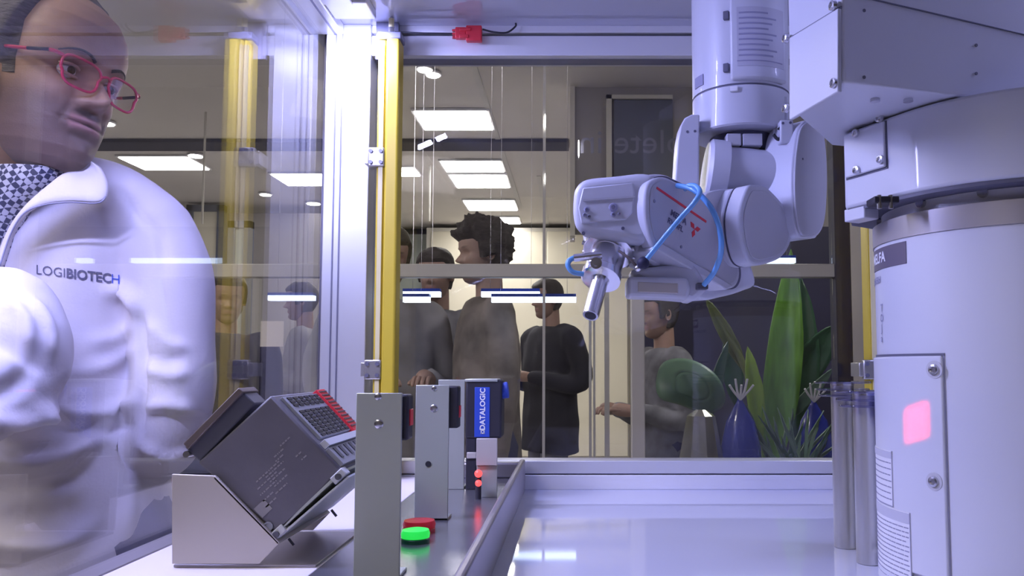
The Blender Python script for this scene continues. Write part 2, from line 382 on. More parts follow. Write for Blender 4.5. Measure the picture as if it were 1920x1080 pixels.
# cream cabinets at the back wall
def pz(px, py, Y): return P(px, py, Y)
cY = 9.9
a = P(800, 427, cY); b = P(1180, 880, cY)
t = thing('tall_cabinet', ((a.x+b.x)/2, cY, 0), 'tall cream cabinet with two wide doors against the back wall', 'cabinet')
MB().span((a.x, cY, 0), (b.x, 10.35, a.z)).build('body', 'post_cream', t)
for x0, x1 in ((808, 1020), (1026, 1176)):
    p0 = P(x0, 434, cY-.02); p1 = P(x1, 434, cY-.02)
    MB().span((p0.x, cY-.03, .1), (p1.x, cY-.002, p0.z)).build('door', 'wall_cream', t, bevel=.01)
a = P(640, 425, cY); b = P(798, 425, cY)
struct(MB().span((a.x, cY+.2, 0), (b.x, 10.38, CZ-.1)).build('wall_recess', 'wall_green'))
# glazed doors on the far left
for k, (x0, x1, nm) in enumerate(((352, 418, 'pale door with a dark frame at the far left, beside the white shoulder'), (430, 470, 'narrow grey-green door with a dark frame at the far left, beside the reflected yellow column'))):
    Y = 8.6 - k*.5; a = P(x0, 385+k*30, Y); b = P(x1, 500, Y)
    t = thing('framed_door', ((a.x+b.x)/2, Y, 0), nm, 'door')
    MB().span((a.x+.07, Y, 0), (b.x-.07, Y+.05, a.z-.07)).build('door_panel', 'wall_cream' if k == 0 else 'wall_green', t)
    m = MB(); m.span((a.x, Y-.03, 0), (a.x+.07, Y+.06, a.z)); m.span((b.x-.07, Y-.03, 0), (b.x, Y+.06, a.z)); m.span((a.x, Y-.03, a.z-.07), (b.x, Y+.06, a.z))
    m.build('door_frame', 'door_dark', t)
struct(MB().span((-9, 8.75, 0), (P(600, 500, 8.75).x, 8.85, P(400, 400, 8.75).z)).build('wall_partition', 'wall_taupe'))
# navy boards low on the right
nY = 4.7
a = P(1204, 500, nY); b = P(1600, 900, nY)
struct(MB().span((a.x, nY, 0), (7, nY+.1, P(1300, 425, nY).z)).build('wall_navy', 'navy'))
# glass partition with rail
gY = 2.6
t = thing('glass_partition', (P(1000, 500, gY).x, gY, 0), 'frameless glass partition with a grey horizontal rail and cream uprights behind the work cell', 'glass partition')
z0 = P(900, 521, gY).z; z1 = P(900, 496, gY).z
MB().span((-2.6, gY-.02, z0), (P(1562, 500, gY).x, gY+.02, z1)).build('rail', 'rail_grey', t, bevel=.003)
for px0, px1 in ((1182, 1207),):
    a = P(px0, 560, gY); b = P(px1, 560, gY)
    MB().span((a.x, gY-.025, 0), (b.x, gY+.025, z0)).build('post', 'post_cream', t, bevel=.003)
for px0, px1 in ((1104, 1109), (1112, 1116), (1133, 1142)):
    a = P(px0, 560, gY+.3); b = P(px1, 560, gY+.3)
    MB().span((a.x, gY+.29, 0), (b.x, gY+.31, z0+.03)).build('upright', 'post_cream', t)
a = P(1017.5, 560, gY); b = P(1022.5, 560, gY)
MB().span((a.x, gY-.008, 0), (b.x, gY+.008, 2.3)).build('glass_joint', 'rail_grey', t)
a = P(1562, 560, gY); b = P(1590, 560, gY)
MB().span((a.x, gY-.03, 0), (b.x, gY+.03, 2.6)).build('dark_post', 'navy', t)
a = P(1591, 560, gY); b = P(1622, 560, gY)
MB().span((a.x, gY-.03, 0), (b.x, gY+.03, 2.6)).build('post', 'post_cream', t)
MB().span((-2.6, gY-.004, 0.02), (P(1560, 500, gY).x, gY+.004, z0)).build('glass_pane', 'far_glass', t)
MB().span((-2.6, gY-.004, z1), (P(1560, 500, gY).x, gY+.004, 2.6)).build('glass_pane', 'far_glass', t)
MB().span((-2.6, gY-.015, 2.6), (P(1622, 500, gY).x, gY+.015, 2.63)).build('top_rail', 'rail_grey', t)
# hanging linear lamp behind the robot; other bars stand in for reflected LED streaks
def glow_bar(x0, x1, py, Y, label, th=.018):
    a = P(x0, py, Y); b = P(x1, py, Y)
    t = thing('glow_bar', ((a.x+b.x)/2, Y, a.z), label, 'linear lamp', 'slim blue-white linear lamps')
    MB().span((a.x, Y-.015, a.z-th*.5), (b.x, Y+.015, a.z+th*.5)).build('tube', 'lamp_blue', t)
    MB().span((a.x, Y-.018, a.z+th*.5), (b.x, Y+.018, a.z+th*.5+.01)).build('housing', 'blue_label', t)
    m = MB()
    for x in (a.x+.03, b.x-.03): m.cyl((x, Y, a.z+.02), (x, Y, CZ), .0006, seg=6)
    m.build('suspension_wire', 'screw', t)
glow_bar(1300, 1490, 489, 3.05, 'slim blue-white lamp hanging behind the large leaf, left part')
glow_bar(1566, 1592, 489, 3.05, 'tiny slim blue-white lamp showing on the dark upright')
glow_bar(903, 1012, 552, 2.76, 'upper slim blue-white lamp in front of the curly haired person')
glow_bar(922, 1080, 562, 2.70, 'lower slim blue-white lamp in front of the man in the dark jacket')
glow_bar(757, 826, 552, 2.76, 'upper slim blue-white lamp beside the yellow column')
glow_bar(757, 806, 562, 2.70, 'lower slim blue-white lamp beside the yellow column')
glow_bar(505, 590, 559, 2.9, 'slim blue-white lamp left of the corner post')
# hanging rods
for px, y0, y1, Y, lb in ((805, 305, 415, 7.0, 'thin pale rod hanging from the ceiling right of the yellow column'), (379, 300, 420, 5.5, 'thin pale rod hanging from the ceiling right of the white shoulder'), ):
    a = P(px, y1, Y)
    tag(MB().cyl((a.x, Y, a.z), (a.x, Y, CZ), .008, seg=8).build('hanging_rod', 'post_cream'), lb, 'hanging rod')
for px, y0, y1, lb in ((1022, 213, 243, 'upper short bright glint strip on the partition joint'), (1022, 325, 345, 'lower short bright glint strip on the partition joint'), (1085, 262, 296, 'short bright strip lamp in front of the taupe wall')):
    a = P(px, y0, 2.58); b = P(px, y1, 2.58)  # glowing slivers modelled in place of glints, no lamps there
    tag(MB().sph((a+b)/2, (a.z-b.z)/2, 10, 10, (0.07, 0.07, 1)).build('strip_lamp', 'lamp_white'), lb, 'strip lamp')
# sheet of paper
a = P(489, 602, 2.55); b = P(531, 650, 2.55)
tag(MB().span((a.x, 2.55, b.z), (b.x, 2.552, a.z)).build('paper_notice', 'paper'), 'blank cream sheet of paper stuck on the glass left of the corner post', 'paper notice')
# mirrored lettering
L = thing('window_lettering', P(1200, 265, gY-.006), 'faint dark reversed lettering on the glass above the robot wrist', 'lettering')
mp = plane_map(P(1183, 268, gY-.005), (1, 0, 0), (0, 0, 1), (0, -1, 0), 0, mirror=True)
text_on('letters', 'plete in', .115, 'lettering_faint', L, mp)
# ------------------------------------------------------------------ plants and bags
def leaf(name, base, tip, width, m, parent, bend=0.0, bdir=(0, -1, 0), n=14, curl=.25, wd=None, shape=1.0):
    base, tip = V(base), V(tip); ax = (tip-base); bd = V(bdir)
    side = (V(wd) if wd else ax.cross(bd)).normalized(); up = side.cross(ax).normalized(); R = []
    for i in range(n+1):
        t = i/n; w_ = width*.5*(math.sin(PI*min(1, t**shape*.98+.02))**.75+.01)
        c = base + ax*t + bd*bend*math.sin(PI*t*.7)
        row = []
        for k in range(-4, 5):
            s_ = k/4; row.append(c + side*w_*s_ + up*(abs(s_)**1.5*w_*curl + .004*math.sin(k*3+t*25)))
        R.append(row)
    mb = MB(); mb.rings(R, False, False, closed=False)
    return mb.build(name, m, parent, smooth=180, solid=.003)
pY = 3.35
t = thing('banana_plant', (P(1450, 800, pY).x, pY, 0), 'tall potted plant with broad bright green upright leaves behind the glass on the right', 'potted plant')
leaf('leaf', P(1440, 900, pY), P(1478, 470, pY), .150, 'leaf_bright', t, bend=.05, curl=.6, shape=.9)
leaf('leaf', P(1425, 830, pY-.05), P(1400, 650, pY-.05), .07, 'leaf_lime', t, bend=.02, curl=.5)
leaf('leaf', P(1500, 850, pY+.06), P(1498, 520, pY+.1), .14, 'leaf_dark', t, bend=.03, curl=.4)
leaf('leaf', P(1400, 700, pY+.05), P(1322, 560, pY), .06, 'leaf_stem', t, bend=.02, curl=.4)
leaf('leaf', P(1480, 740, pY+.08), P(1560, 610, pY+.05), .13, 'leaf_dark', t, bend=.02)
leaf('leaf', P(1460, 800, pY), P(1560, 690, pY-.1), .05, 'leaf_grey', t, bend=.02)
leaf('leaf', P(1380, 760, pY+.1), P(1362, 620, pY+.1), .09, 'leaf_dark', t, bend=.02)
MB().tube([P(1450, 1100, pY), P(1435, 860, pY), P(1400, 700, pY+.02), P(1330, 570, pY)], .014).build('stem', 'leaf_stem', t)
MB().lathe((P(1450, 800, pY).x, pY, 0), (0, 0, 1), [(0, .14), (.3, .19), (.32, .20), (.32, .17), (.28, .17)], 32).build('pot', 'pot', t)
t = thing('round_leaf_plant', (P(1300, 800, 2.85).x, 2.85, 0), 'low potted plant with one large round grey-green leaf left of the blue bag', 'potted plant')
pts = [(1232, 700), (1240, 678), (1270, 670), (1300, 674), (1330, 690), (1350, 710), (1362, 740), (1358, 765), (1330, 778), (1300, 770), (1270, 755), (1235, 752), (1228, 725)]
cc = P(1298, 725, 2.83)
mb = MB(); ring = [P(x, y, 2.86+.03*math.sin(i)) for i, (x, y) in enumerate(pts)]
mid = [cc + (p-cc)*.5 + V((0, -.015, 0)) for p in ring]
mb.rings([ring, mid], False, False); mb.add([cc]+mid, [(0, i+1, (i+1) % len(mid)+1) for i in range(len(mid))])
mb.build('leaf', 'leaf_grey', t, smooth=180, solid=.003, sub=2)
MB().tube([P(1330, 1100, 2.9), P(1320, 860, 2.9), P(1300, 740, 2.87)], .007).build('stem', 'leaf_stem', t)
leaf('leaf', P(1310, 830, 2.9), P(1365, 640, 2.95), .05, 'leaf_dark', t)
MB().lathe((P(1325, 800, 2.9).x, 2.9, 0), (0, 0, 1), [(0, .10), (.3, .14), (.32, .15), (.32, .12), (.28, .12)], 32).build('pot', 'pot', t)
# fern-like fine grass at the bottom right
t = thing('grass_plant', (P(1500, 800, 2.75).x, 2.75, 0), 'tuft of thin grey-green blades low behind the steel tubes', 'potted plant')
for i in range(26):
    x = 1455 + (i*37 % 60); leaf('blade', P(x, 900, 2.75), P(1400+i*7.2, 760+(i*53 % 70), 2.7+.01*i), .012, 'leaf_grey' if i % 3 else 'leaf_dark', t, n=6)
MB().lathe((P(1480, 800, 2.75).x, 2.75, 0), (0, 0, 1), [(0, .09), (.72, .12), (.74, .12), (.74, .10), (.7, .10)], 24).build('pot', 'pot', t)
def bag(x0, x1, y0, Y, label):
    a = P(x0, y0, Y); b = P(x1, y0, Y); cx = (a.x+b.x)/2; hw = (b.x-a.x)/2; H = a.z
    t = thing('gift_bag', (cx, Y, 0), label, 'tied bag', 'blue tied bags')
    R = []
    for h, r in ((0, .8), (.25, 1.0), (.7, 1.05), (.84, .98), (.92, .7), (.97, .25), (.985, .12), (1.0, .2)):
        R.append([V((cx+hw*r*math.cos(2*PI*i/28)*(1+.05*math.sin(5*i+h*9)), Y+hw*.7*r*math.sin(2*PI*i/28), H*h)) for i in range(28)])
    MB().rings(R).build('bag', 'bag_blue', t, smooth=180)
    m = MB()
    for k in range(5):
        m.tube([(cx, Y-.01, H*.985), (cx+(k-2)*.012, Y-.02, H*1.01), (cx+(k-2)*.02, Y-.03, H*1.03+.02*(k % 2))], .004, 6)
    m.build('ribbon', 'ribbon', t)
bag(1350, 1424, 740, 2.7, 'blue tied bag with a white ribbon between the round leaf and the bright green leaf')
bag(1490, 1560, 745, 3.0, 'blue tied bag low behind the steel tubes')
a = P(1315, 820, 2.68)
mb = MB(); R = []
for h, r in ((0, .7), (.5, .8), (.8, 1.0), (1.0, .55), (1.02, .2)):
    R.append([V((a.x+.085*r*math.cos(2*PI*i/9)*(1+.2*math.sin(i*2.3)), 2.68+.06*r*math.sin(2*PI*i/9), h*P(1315, 780, 2.68).z)) for i in range(9)])
tag(mb.rings(R).build('wrapped_parcel', 'silver_wrap', smooth=20), 'crumpled silvery wrapped parcel beneath the round leaf', 'parcel')
# ================================================================== the work cell
XG = -0.42; YB = 1.346; ZT = 1.0; ZS = 1.023
ZC = P(900, 43, 1.30).z
cell = thing('work_cell', (0.1, 0.8, 0), 'white aluminium framed work cell with clear panes enclosing the robot', 'machine enclosure')
def zz(py, Y=1.31): return P(720, py, Y).z
# corner post with grooves
m = MB(); m.span((-0.4135, 1.305, ZT), (-0.339, YB+.03, ZC)); m.build('corner_post', 'alu', cell, bevel=.0015)
m = MB()
for px in (622, 634): x = P(px, 500, 1.304).x; m.span((x-.0010, 1.3035, ZT), (x+.0010, 1.306, ZC))
m.build('post_groove', 'alu_dark', cell)
MB().span((-0.424, 1.33, ZT), (-0.4135, 1.375, ZC)).build('pane_seal', 'alu_dark', cell)
XR = 0.85
# top rails of the back side
def rail(name, y0, y1, Y0, Y1, m, bev=.001): return MB().span((-0.339, Y0, zz(y1, Y0)), (XR, Y1, zz(y0, Y0))).build(name, m, cell, bevel=bev)
rail('top_rail', 67, 104, 1.31, 1.36, 'white_rail')
rail('top_gasket', 104, 111, 1.325, 1.352, 'alu_dark', 0)
rail('top_groove', 61, 67, 1.322, 1.352, 'alu_dark', 0)
MB().span((-0.339, 1.31, zz(61)), (XR, 1.36, ZC)).build('upper_rail', 'white_rail', cell, bevel=.001)
MB().span((XG-.03, 0.02, ZC), (XR+.2, 1.40, ZC+.012)).build('roof_panel', 'table_white', cell)
# side rail along the roof, side pane
m = MB(); m.span((-0.428, 0.06, ZC-.018), (-0.385, 1.305, ZC)); m.build('side_top_rail', 'alu', cell, bevel=.0015)
MB().span((-0.3995, 0.06, ZC-.0188), (-0.3960, 1.305, ZC-.016)).build('rail_groove', 'alu_dark', cell)
MB().span((-0.424, 0.06, ZS-.01), (XG, 1.33, ZC)).build('side_pane', 'side_glass', cell)
MB().span((-0.4265, 0.06, ZS-.06), (-0.4005, 1.33, ZS+.001)).build('side_bottom_rail', 'shelf_lip', cell, bevel=.001)
MB().span((-0.339, YB-.002, zz(866, YB)), (XR, YB+.003, zz(106, YB))).build('back_pane', 'pane_glass', cell)
# bottom rail
def zb(py, Y): return P(1200, py, Y).z
MB().span((-0.339, 1.320, zb(888, 1.32)), (XR, 1.365, zb(864, 1.32))).build('bottom_rail', 'alu', cell, bevel=.001)
MB().span((-0.339, 1.325, zb(891, 1.325)), (XR, 1.36, zb(887, 1.325))).build('bottom_groove', 'alu_dark', cell)
MB().span((-0.339, 1.318, ZT), (XR, 1.365, zb(891, 1.318))).build('base_rail', 'white_rail', cell, bevel=.001)
MB().span((-0.43, 0.05, ZT-.03), (XR, 1.38, ZT)).build('table_top', 'table_white', cell, bevel=.002)
for x in (-0.41, XR-.06):
    for y in (0.10, 1.33): MB().box((x+.02, y, (ZT-.03)/2), (.06, .06, ZT-.03)).build('leg', 'alu', cell)
MB().span((-.34, .3, .12), (.7, 1.3, .16)).build('lower_shelf', 'shelf_lip', cell)
MB().span((XR-.05, 1.31, ZT), (XR, 1.38, ZC)).build('right_post', 'alu', cell)
# roof led strips (housing; light comes from the area lights set at the top)
def led(name, a, b, label):
    t = thing(name, (V(a)+V(b))/2, label, 'led strip', 'LED strips under the cell roof')
    MB().span(a, b).build('housing', 'alu', t, bevel=.002)
    return t
led('led_strip', (-0.395, 0.28, ZC-.016), (-0.34, 1.20, ZC-.0005), 'white LED strip running under the roof beside the side pane')
led('led_strip', (0.71, 0.28, ZC-.016), (0.76, 1.20, ZC-.0005), 'white LED strip under the roof on the right behind the robot')
t = led('led_spotlight', (-0.385, 1.195, ZC-.014), (-0.318, 1.255, ZC-.0005), 'small bright white LED spotlight under the roof at the corner post')
hr = thing('unseen_reader', (0.055, 0.32, 1.40), 'small black barcode reader hanging from the roof near the viewer, projecting red light', 'barcode reader')
MB().box((0.0385, 0.3105, 1.4115), (.045, .04, .012), ax=(V((.82, -.57, 0)), V((.47, .67, -.57)).normalized(), V((.47, .67, -.57)).normalized().cross(V((.82, -.57, 0))).normalized())).build('body', 'black_plastic', hr, bevel=.003)
MB().cyl((0.036, 0.306, 1.415), (0.036, 0.306, ZC-.001), .004, seg=12).build('hanging_rod', 'screw', hr)
# light curtains
def light_curtain(px, label, Y=1.262):
    x0 = P(px, 400, Y).x; z0 = ZT; z1 = P(px, 71, Y).z
    t = thing('light_curtain', (x0+.02, Y+.015, ZT), label, 'light curtain', 'yellow safety light curtain columns')
    MB().span((x0+.014, Y, z0), (x0+.036, Y+.034, z1)).build('housing', 'yellow', t, bevel=.004, seg=3)
    MB().span((x0, Y+.006, z0), (x0+.013, Y+.034, z1)).build('side_profile', 'yellow', t, bevel=.003)
    MB().span((x0+.004, Y+.003, z0+.03), (x0+.011, Y+.008, z1-.01)).build('lens_strip', 'yellow_pale', t)
    MB().span((x0-.001, Y+.002, z1), (x0+.038, Y+.034, z1+.012)).build('end_cap', 'alu_dark', t, bevel=.002)
    MB().cyl((x0+.018, Y+.018, z1+.012), (x0+.018, Y+.018, z1+.024), .006).build('plug', 'chrome', t)
    MB().cyl((x0+.018, Y+.018, z1+.024), (x0+.018, Y+.018, ZC-.002), .0045).build('cable_sleeve', 'yellow_pale', t)
    for py in (294, 693):
        z = P(px, py, Y).z; c = V((x0-.004, Y-.004, z))
        b = MB(); b.box((x0+.001, Y+.004, z), (.026, .010, .031)); bb = b.build('clamp_bracket', 'steel', t, bevel=.002)
        for sx, sz in ((-1, -1), (-1, 1), (1, -1), (1, 1)):
            p = V((x0+.001+sx*.008, Y-.001, z+sz*.009)); MB().cyl(p, p-V((0, .003, 0)), .0032, seg=12).build('screw', 'alu_dark', bb)
        MB().box((x0-.012, Y+.022, z), (.012, .040, .022)).build('mount', 'steel', bb, bevel=.001)
    return t
light_curtain(702, 'yellow light curtain column standing beside the white corner post')
light_curtain(1626, 'yellow light curtain column mostly hidden behind the robot base')
m = MB().span((P(706, 60, 1.3).x, 1.297, P(706, 112, 1.3).z), (P(748, 60, 1.3).x, 1.304, ZC)); m.build('mounting_plate', 'alu_dark', cell)
# red connector on its cable
Yc = 1.295
c0 = P(880, 64, Yc)
t = thing('cable_connector', c0, 'red plastic cable connector clipped under the roof with a looped black cable', 'connector')
m = MB(); m.box(c0+V((.008, 0, 0)), (.026, .012, .026)); m.box(c0+V((-.014, 0, .001)), (.018, .010, .019)); m.box(c0+V((-.006, -.004, .006)), (.02, .008, .006)); m.box(c0+V((-.008, -.004, -.006)), (.016, .008, .006))
m.build('body', 'red_plastic', t, bevel=.0015)
m = MB()
for k in range(3): m.box(c0+V((-.024, 0, .006-.006*k)), (.008, .006, .003), rz=.2*(k-1))
m.build('prong', 'red_plastic', t)
MB().tube([P(905, 55, Yc), P(925, 60, Yc), P(950, 61, Yc), P(966, 50, Yc), P(967, 43.5, Yc)], .0016, 8).build('cable', 'black_plastic', t)
MB().tube([P(738, 60, Yc), P(800, 62, Yc), P(860, 63, Yc)], .0014, 8).build('cable', 'black_plastic', t)
# ------------------------------------------------------------------ white plate and steel shelf
XS0, XS1 = -0.225, -0.087
tag(MB().span((-0.400, 0.40, ZT), (XS0, 1.30, ZS)).build('white_plate', 'mat_white', bevel=.001), 'thick white plate along the side pane carrying the cradle', 'plate')
shelf = thing('steel_tray', (-.15, .8, ZT), 'brushed steel tray with a raised grey lip carrying the sensor brackets', 'tray')
MB().span((XS0, 0.40, ZT), (XS1, 1.30, ZS)).build('deck', 'shelf_steel', shelf, bevel=.0008)
m = MB(); m.span((XS1, 0.40, ZT), (XS1+.009, 1.312, 1.05)); m.build('lip', 'shelf_lip', shelf, bevel=.003, seg=3)
MB().span((XS0+.04, 1.285, ZS), (XS1, 1.312, 1.047)).build('rear_lip', 'shelf_lip', shelf, bevel=.003, seg=3)
# ------------------------------------------------------------------ cradle
Y0, Y1 = 0.717, 0.862
cr = thing('cradle', P(420, 1057, Y0), 'bent sheet-metal cradle in beige grey holding the tilted module', 'cradle')
pts = [P(x, y, Y0) for x, y in ((322, 1057.5), (486, 1057.5), (524, 1018), (403, 892), (322, 889))]
MB().prism(pts, (0, .003, 0)).build('front_plate', 'bracket_warm', cr, bevel=.0006)
MB().prism([p+V((0, Y1-Y0, 0)) for p in pts], (0, .003, 0)).build('rear_plate', 'bracket_warm', cr, bevel=.0006)
def sheet(a, b, y0, y1, th, m, name, par, off=0):
    a, b = V(a), V(b); d = (b-a).normalized(); n = V((-d.z, 0, d.x))*th
    q = [a, b, b+n, a+n]; q = [V((p.x, y0, p.z)) for p in q]
    return MB().prism(q, (0, y1-y0, 0)).build(name, m, par, bevel=.0004)
sheet(P(403, 894, Y0), P(524, 1018, Y0), Y0, Y1, -.002, 'bracket_warm', 'sloped_rest', cr)
sheet(P(519, 1012, Y0), P(652, 897, Y0), Y0+.004, Y1+.02, .002, 'mod_light', 'side_rest', cr)
MB().span((pts[0].x, Y0+.003, ZS), (XS0-.002, Y1, ZS+.0025)).build('base_plate', 'shelf_lip', cr, bevel=.0005)  # thin dark sheet lying on the white plate under the module
for (x, y) in ((545, 1016), (625, 962)):
    p = P(x, y, .76); MB().cyl(p+V((-.002, 0, .003)), p+V((.003, 0, -.003)), .0012, seg=10).build('pin', 'dark_mid', cr)
# ------------------------------------------------------------------ control module
mo = thing('control_module', P(500, 1000, .78), 'dark grey control module tilted in the cradle with a red and black terminal side', 'control module')
YM0, YM1 = 0.722, 0.858
A = [P(370, 868, YM0), P(508, 741, YM0), P(640, 881, YM0), P(521, 1003, YM0)]
MB().prism(A, (0, YM1-YM0, 0)).build('housing', 'dark_plastic', mo, bevel=.002, seg=2)
e1 = (A[1]-A[0]).normalized(); e2 = (A[2]-A[1]).normalized(); L1 = (A[1]-A[0]).length; L2 = (A[2]-A[1]).length
def W(a, b, y): return A[0] + e1*(a*L1) + e2*(b*L2) + V((0, y, 0))      # a along lower-left to top, b to the lower right
nrm_front = V((0, -1, 0)); n_up = e1                                    # the terminal side faces along e1
# terminal side: rows of cells
def cell_box(b0, b1, y0, y1, h, m, name, par=None, bev=.0003):
    q = [W(1, b0, y0), W(1, b1, y0), W(1, b1, y1), W(1, b0, y1)]
    return MB().prism(q, e1*h).build(name, m, par or mo, bevel=bev)
D = YM1-YM0
tb = cell_box(0.06, 0.62, .012, D*.80, .003, 'mod_grey', 'terminal_block')
gm = MB()
for i in range(12):
    for j in range(6):
        if i == 3: continue
        b0 = .08+.045*i; y0 = .018+j*(D*.76-.012)/6
        q = [W(1, b0, y0), W(1, b0+.030, y0), W(1, b0+.030, y0+.0115), W(1, b0, y0+.0115)]
        gm.prism([p+e1*.0031 for p in q], e1*.0008)
gm.build('terminal_openings', 'black_plastic', tb)
rt = cell_box(0.03, 0.66, D*.80, D*.99, .0055, 'red_plastic', 'red_strip')
gm = MB()
for i in range(11):
    b0 = .06+.052*i; q = [W(1, b0, D*.805), W(1, b0+.014, D*.805), W(1, b0+.014, D*.985), W(1, b0, D*.985)]
    gm.prism([p+e1*.0056 for p in q], e1*.0006)
gm.build('strip_slots', 'dark_mid', rt)
lt = cell_box(0.66, 0.74, .006, D*.95, .006, 'mod_light', 'connector_row')
gb = cell_box(0.75, 0.97, .004, D*.98, .004, 'mod_grey', 'lower_block')
gm = MB()
for j in range(7):
    y0 = .012+j*.0165; q = [W(1, .77, y0), W(1, .90, y0), W(1, .90, y0+.007), W(1, .77, y0+.007)]
    gm.prism([p+e1*.0041 for p in q], e1*.0008)
gm.build('block_slots', 'dark_mid', gb)
# side connector block at the left
B = [P(345, 838, YM0+.004), P(450, 730, YM0+.004), P(478, 757, YM0+.004), P(374, 866, YM0+.004)]
sb = MB().prism(B, (0, .030, 0)).build('side_connector', 'dark_mid', mo, bevel=.0015)
C_ = [P(343, 832, YM0), P(447, 727, YM0), P(456, 735, YM0), P(352, 843, YM0)]
MB().prism(C_, (0, .036, 0)).build('connector_rim', 'brown_grey', sb, bevel=.0008)
p = P(349, 852, YM0); MB().cyl(p, p+V((0, .012, 0)), .003, seg=14).build('knurled_screw', 'screw', sb)
# printed label of the front face
uF = -e1.copy(); 
def fmap(a, b): return W(a, b, 0)
gm = MB()
def fq(a0, a1, b0, b1, mb=gm):
    q = [W(a0, b0, 0), W(a1, b0, 0), W(a1, b1, 0), W(a0, b1, 0)]; mb.prism([p-V((0, .0002, 0)) for p in q], (0, -.0003, 0))
random.seed(3)
for (b, a0, a1) in ((.42, .72, .86), (.46, .60, .74), (.50, .58, .70), (.52, .30, .62), (.55, .40, .66), (.58, .26, .52), (.61, .40, .60), (.64, .24, .46), (.67, .40, .58), (.70, .22, .36), (.73, .36, .52), (.76, .20, .34), (.60, .76, .84), (.66, .78, .86)):
    a = a0
    while a < a1-.01:
        d = random.uniform(.01, .045); fq(a, min(a+d, a1), b, b+.014); a += d+.010
fq(.10, .24, .70, .82)
gm.build('rating_print', 'print_grey', mo)
p = W(.09, .92, -.0004); MB().lathe(p, (0, -1, 0), [(0, .0042), (.0012, .0042), (.0012, .0032), (.0006, .0030)], 20).build('round_mark', 'mod_grey', mo)
# metal edge and clips along the lower right side
MB().prism([W(.02, 1.0, 0), W(.98, 1.0, 0), W(.98, 1.03, 0), W(.02, 1.03, 0)], (0, .12, 0)).build('edge_trim', 'bracket', mo, bevel=.0004)
for a0, a1 in ((.86, 1.02), (0.0, .20)):
    cl = MB().prism([W(a0, .985, -.002), W(a1, .985, -.002), W(a1, 1.07, -.002), W(a0, 1.07, -.002)], (0, .012, 0)).build('clip', 'mod_light', mo, bevel=.001)
    pp = W((a0+a1)/2, 1.03, -.002); MB().cyl(pp, pp-V((0, .002, 0)), .0028, seg=14).build('clip_screw', 'dark_mid', cl)
# ------------------------------------------------------------------ sensor brackets
def bracket(xc, w_, y, ztop, label, holes, name='sensor_bracket'):
    t = thing(name, (xc, y, ZS), label, 'sensor bracket', 'upright sheet-metal sensor brackets')
    MB().span((xc-w_/2, y, ZS), (xc+w_/2, y+.003, ztop)).build('plate', 'bracket', t, bevel=.0006)
    MB().span((xc-w_/2, y, ZS), (xc+w_/2, y+.03, ZS+.003)).build('foot', 'bracket', t, bevel=.0006)
    for hx, hz, r, mm in holes:
        pp = V((xc+hx, y+.0003, ztop-hz)); MB().lathe(pp, (0, -1, 0), [(0, r*1.5), (.0006, r*1.35), (.0010, r)], 20).build('screw', mm, t)
    return t
x1 = P(710, 800, .68).x
w1 = P(753, 800, .68).x-P(667, 800, .68).x
bracket(x1, w1, .68, P(700, 737, .68).z, 'nearest grey upright bracket plate, tall in the foreground', ((-.001, .003, .0022, 'screw'), (0, .026, .0028, 'screw')))
x2 = P(810, 800, .935).x
b2 = bracket(x2, w1, .935, P(800, 722, .935).z, 'middle grey upright bracket plate with a small black hole', ((.002, .004, .0022, 'screw'), (.002, .027, .0032, 'screw')))
pp = V((P(803, 870, .935).x, .9349, P(803, 870, .935).z)); MB().cyl(pp, pp-V((0, .0004, 0)), .0034, seg=20).build('hole', 'black_plastic', b2)
x3 = P(846, 800, 1.17).x
bracket(x3, w1, 1.17, P(846, 712, 1.17).z, 'farthest grey upright bracket plate behind the middle one', ())
# sensors on the right side of the brackets
def sensor(px0, px1, py0, py1, Y, label, dep=.02):
    a = P(px0, py0, Y); b = P(px1, py1, Y)
    t = thing('photo_sensor', ((a.x+b.x)/2, Y+dep/2, b.z), label, 'sensor', 'small black sensors')
    MB().span((a.x, Y, b.z), (b.x, Y+dep, a.z)).build('body', 'black_plastic', t, bevel=.002)
    MB().span((b.x-.001, Y+.004, b.z+.012), (b.x+.0012, Y+dep-.004, b.z+.026)).build('lens', 'red_plastic', t, bevel=.0005)
    return t
sensor(735, 765, 740, 826, .684, 'small black sensor fixed behind the nearest bracket')
sensor(825, 859, 724, 803, .939, 'small black sensor fixed behind the middle bracket')
# barcode scanner
Ys = 1.165
a = P(873, 712, Ys); b = P(940, 822, Ys)
sc = thing('barcode_scanner', ((a.x+b.x)/2, Ys+.02, b.z), 'black barcode scanner with a blue DATALOGIC label on the farthest bracket', 'barcode scanner')
MB().span((a.x, Ys, b.z), (b.x, Ys+.05, a.z)).build('body', 'black_plastic', sc, bevel=.003)
MB().span((a.x-.001, Ys-.002, a.z-.003), (b.x-.006, Ys+.05, a.z+.001)).build('top_edge', 'bracket', sc, bevel=.001)
l0 = P(890, 726, Ys-.001); l1 = P(918, 820, Ys-.001)
lb = MB().span((l0.x, Ys-.0012, l1.z), (l1.x, Ys+.001, l0.z)).build('name_label', 'blue_label', sc, bevel=.0008)
text_on('lettering', 'DATALOGIC', .0106, 'white_print', lb, plane_map(((l0.x+l1.x)/2+.001, Ys-.0012, (l0.z+l1.z)/2+.0045), (0, 0, 1), (-1, 0, 0), (0, -1, 0)), bold=.0003)
zc = l1.z+.008; m = MB()
for k in (-1, 1): m.box(((l0.x+l1.x)/2+.001+k*.002, Ys-.0016, zc), (.0014, .0005, .006)); m.box(((l0.x+l1.x)/2+.001, Ys-.0016, zc+k*.002), (.006, .0005, .0014))
m.build('emblem', 'white_print', lb)
q0 = P(873, 820, Ys); q1 = P(892, 855, Ys); MB().span((q0.x, Ys+.002, q1.z), (q1.x, Ys+.04, q0.z+.004)).build('neck', 'black_plastic', sc, bevel=.002)
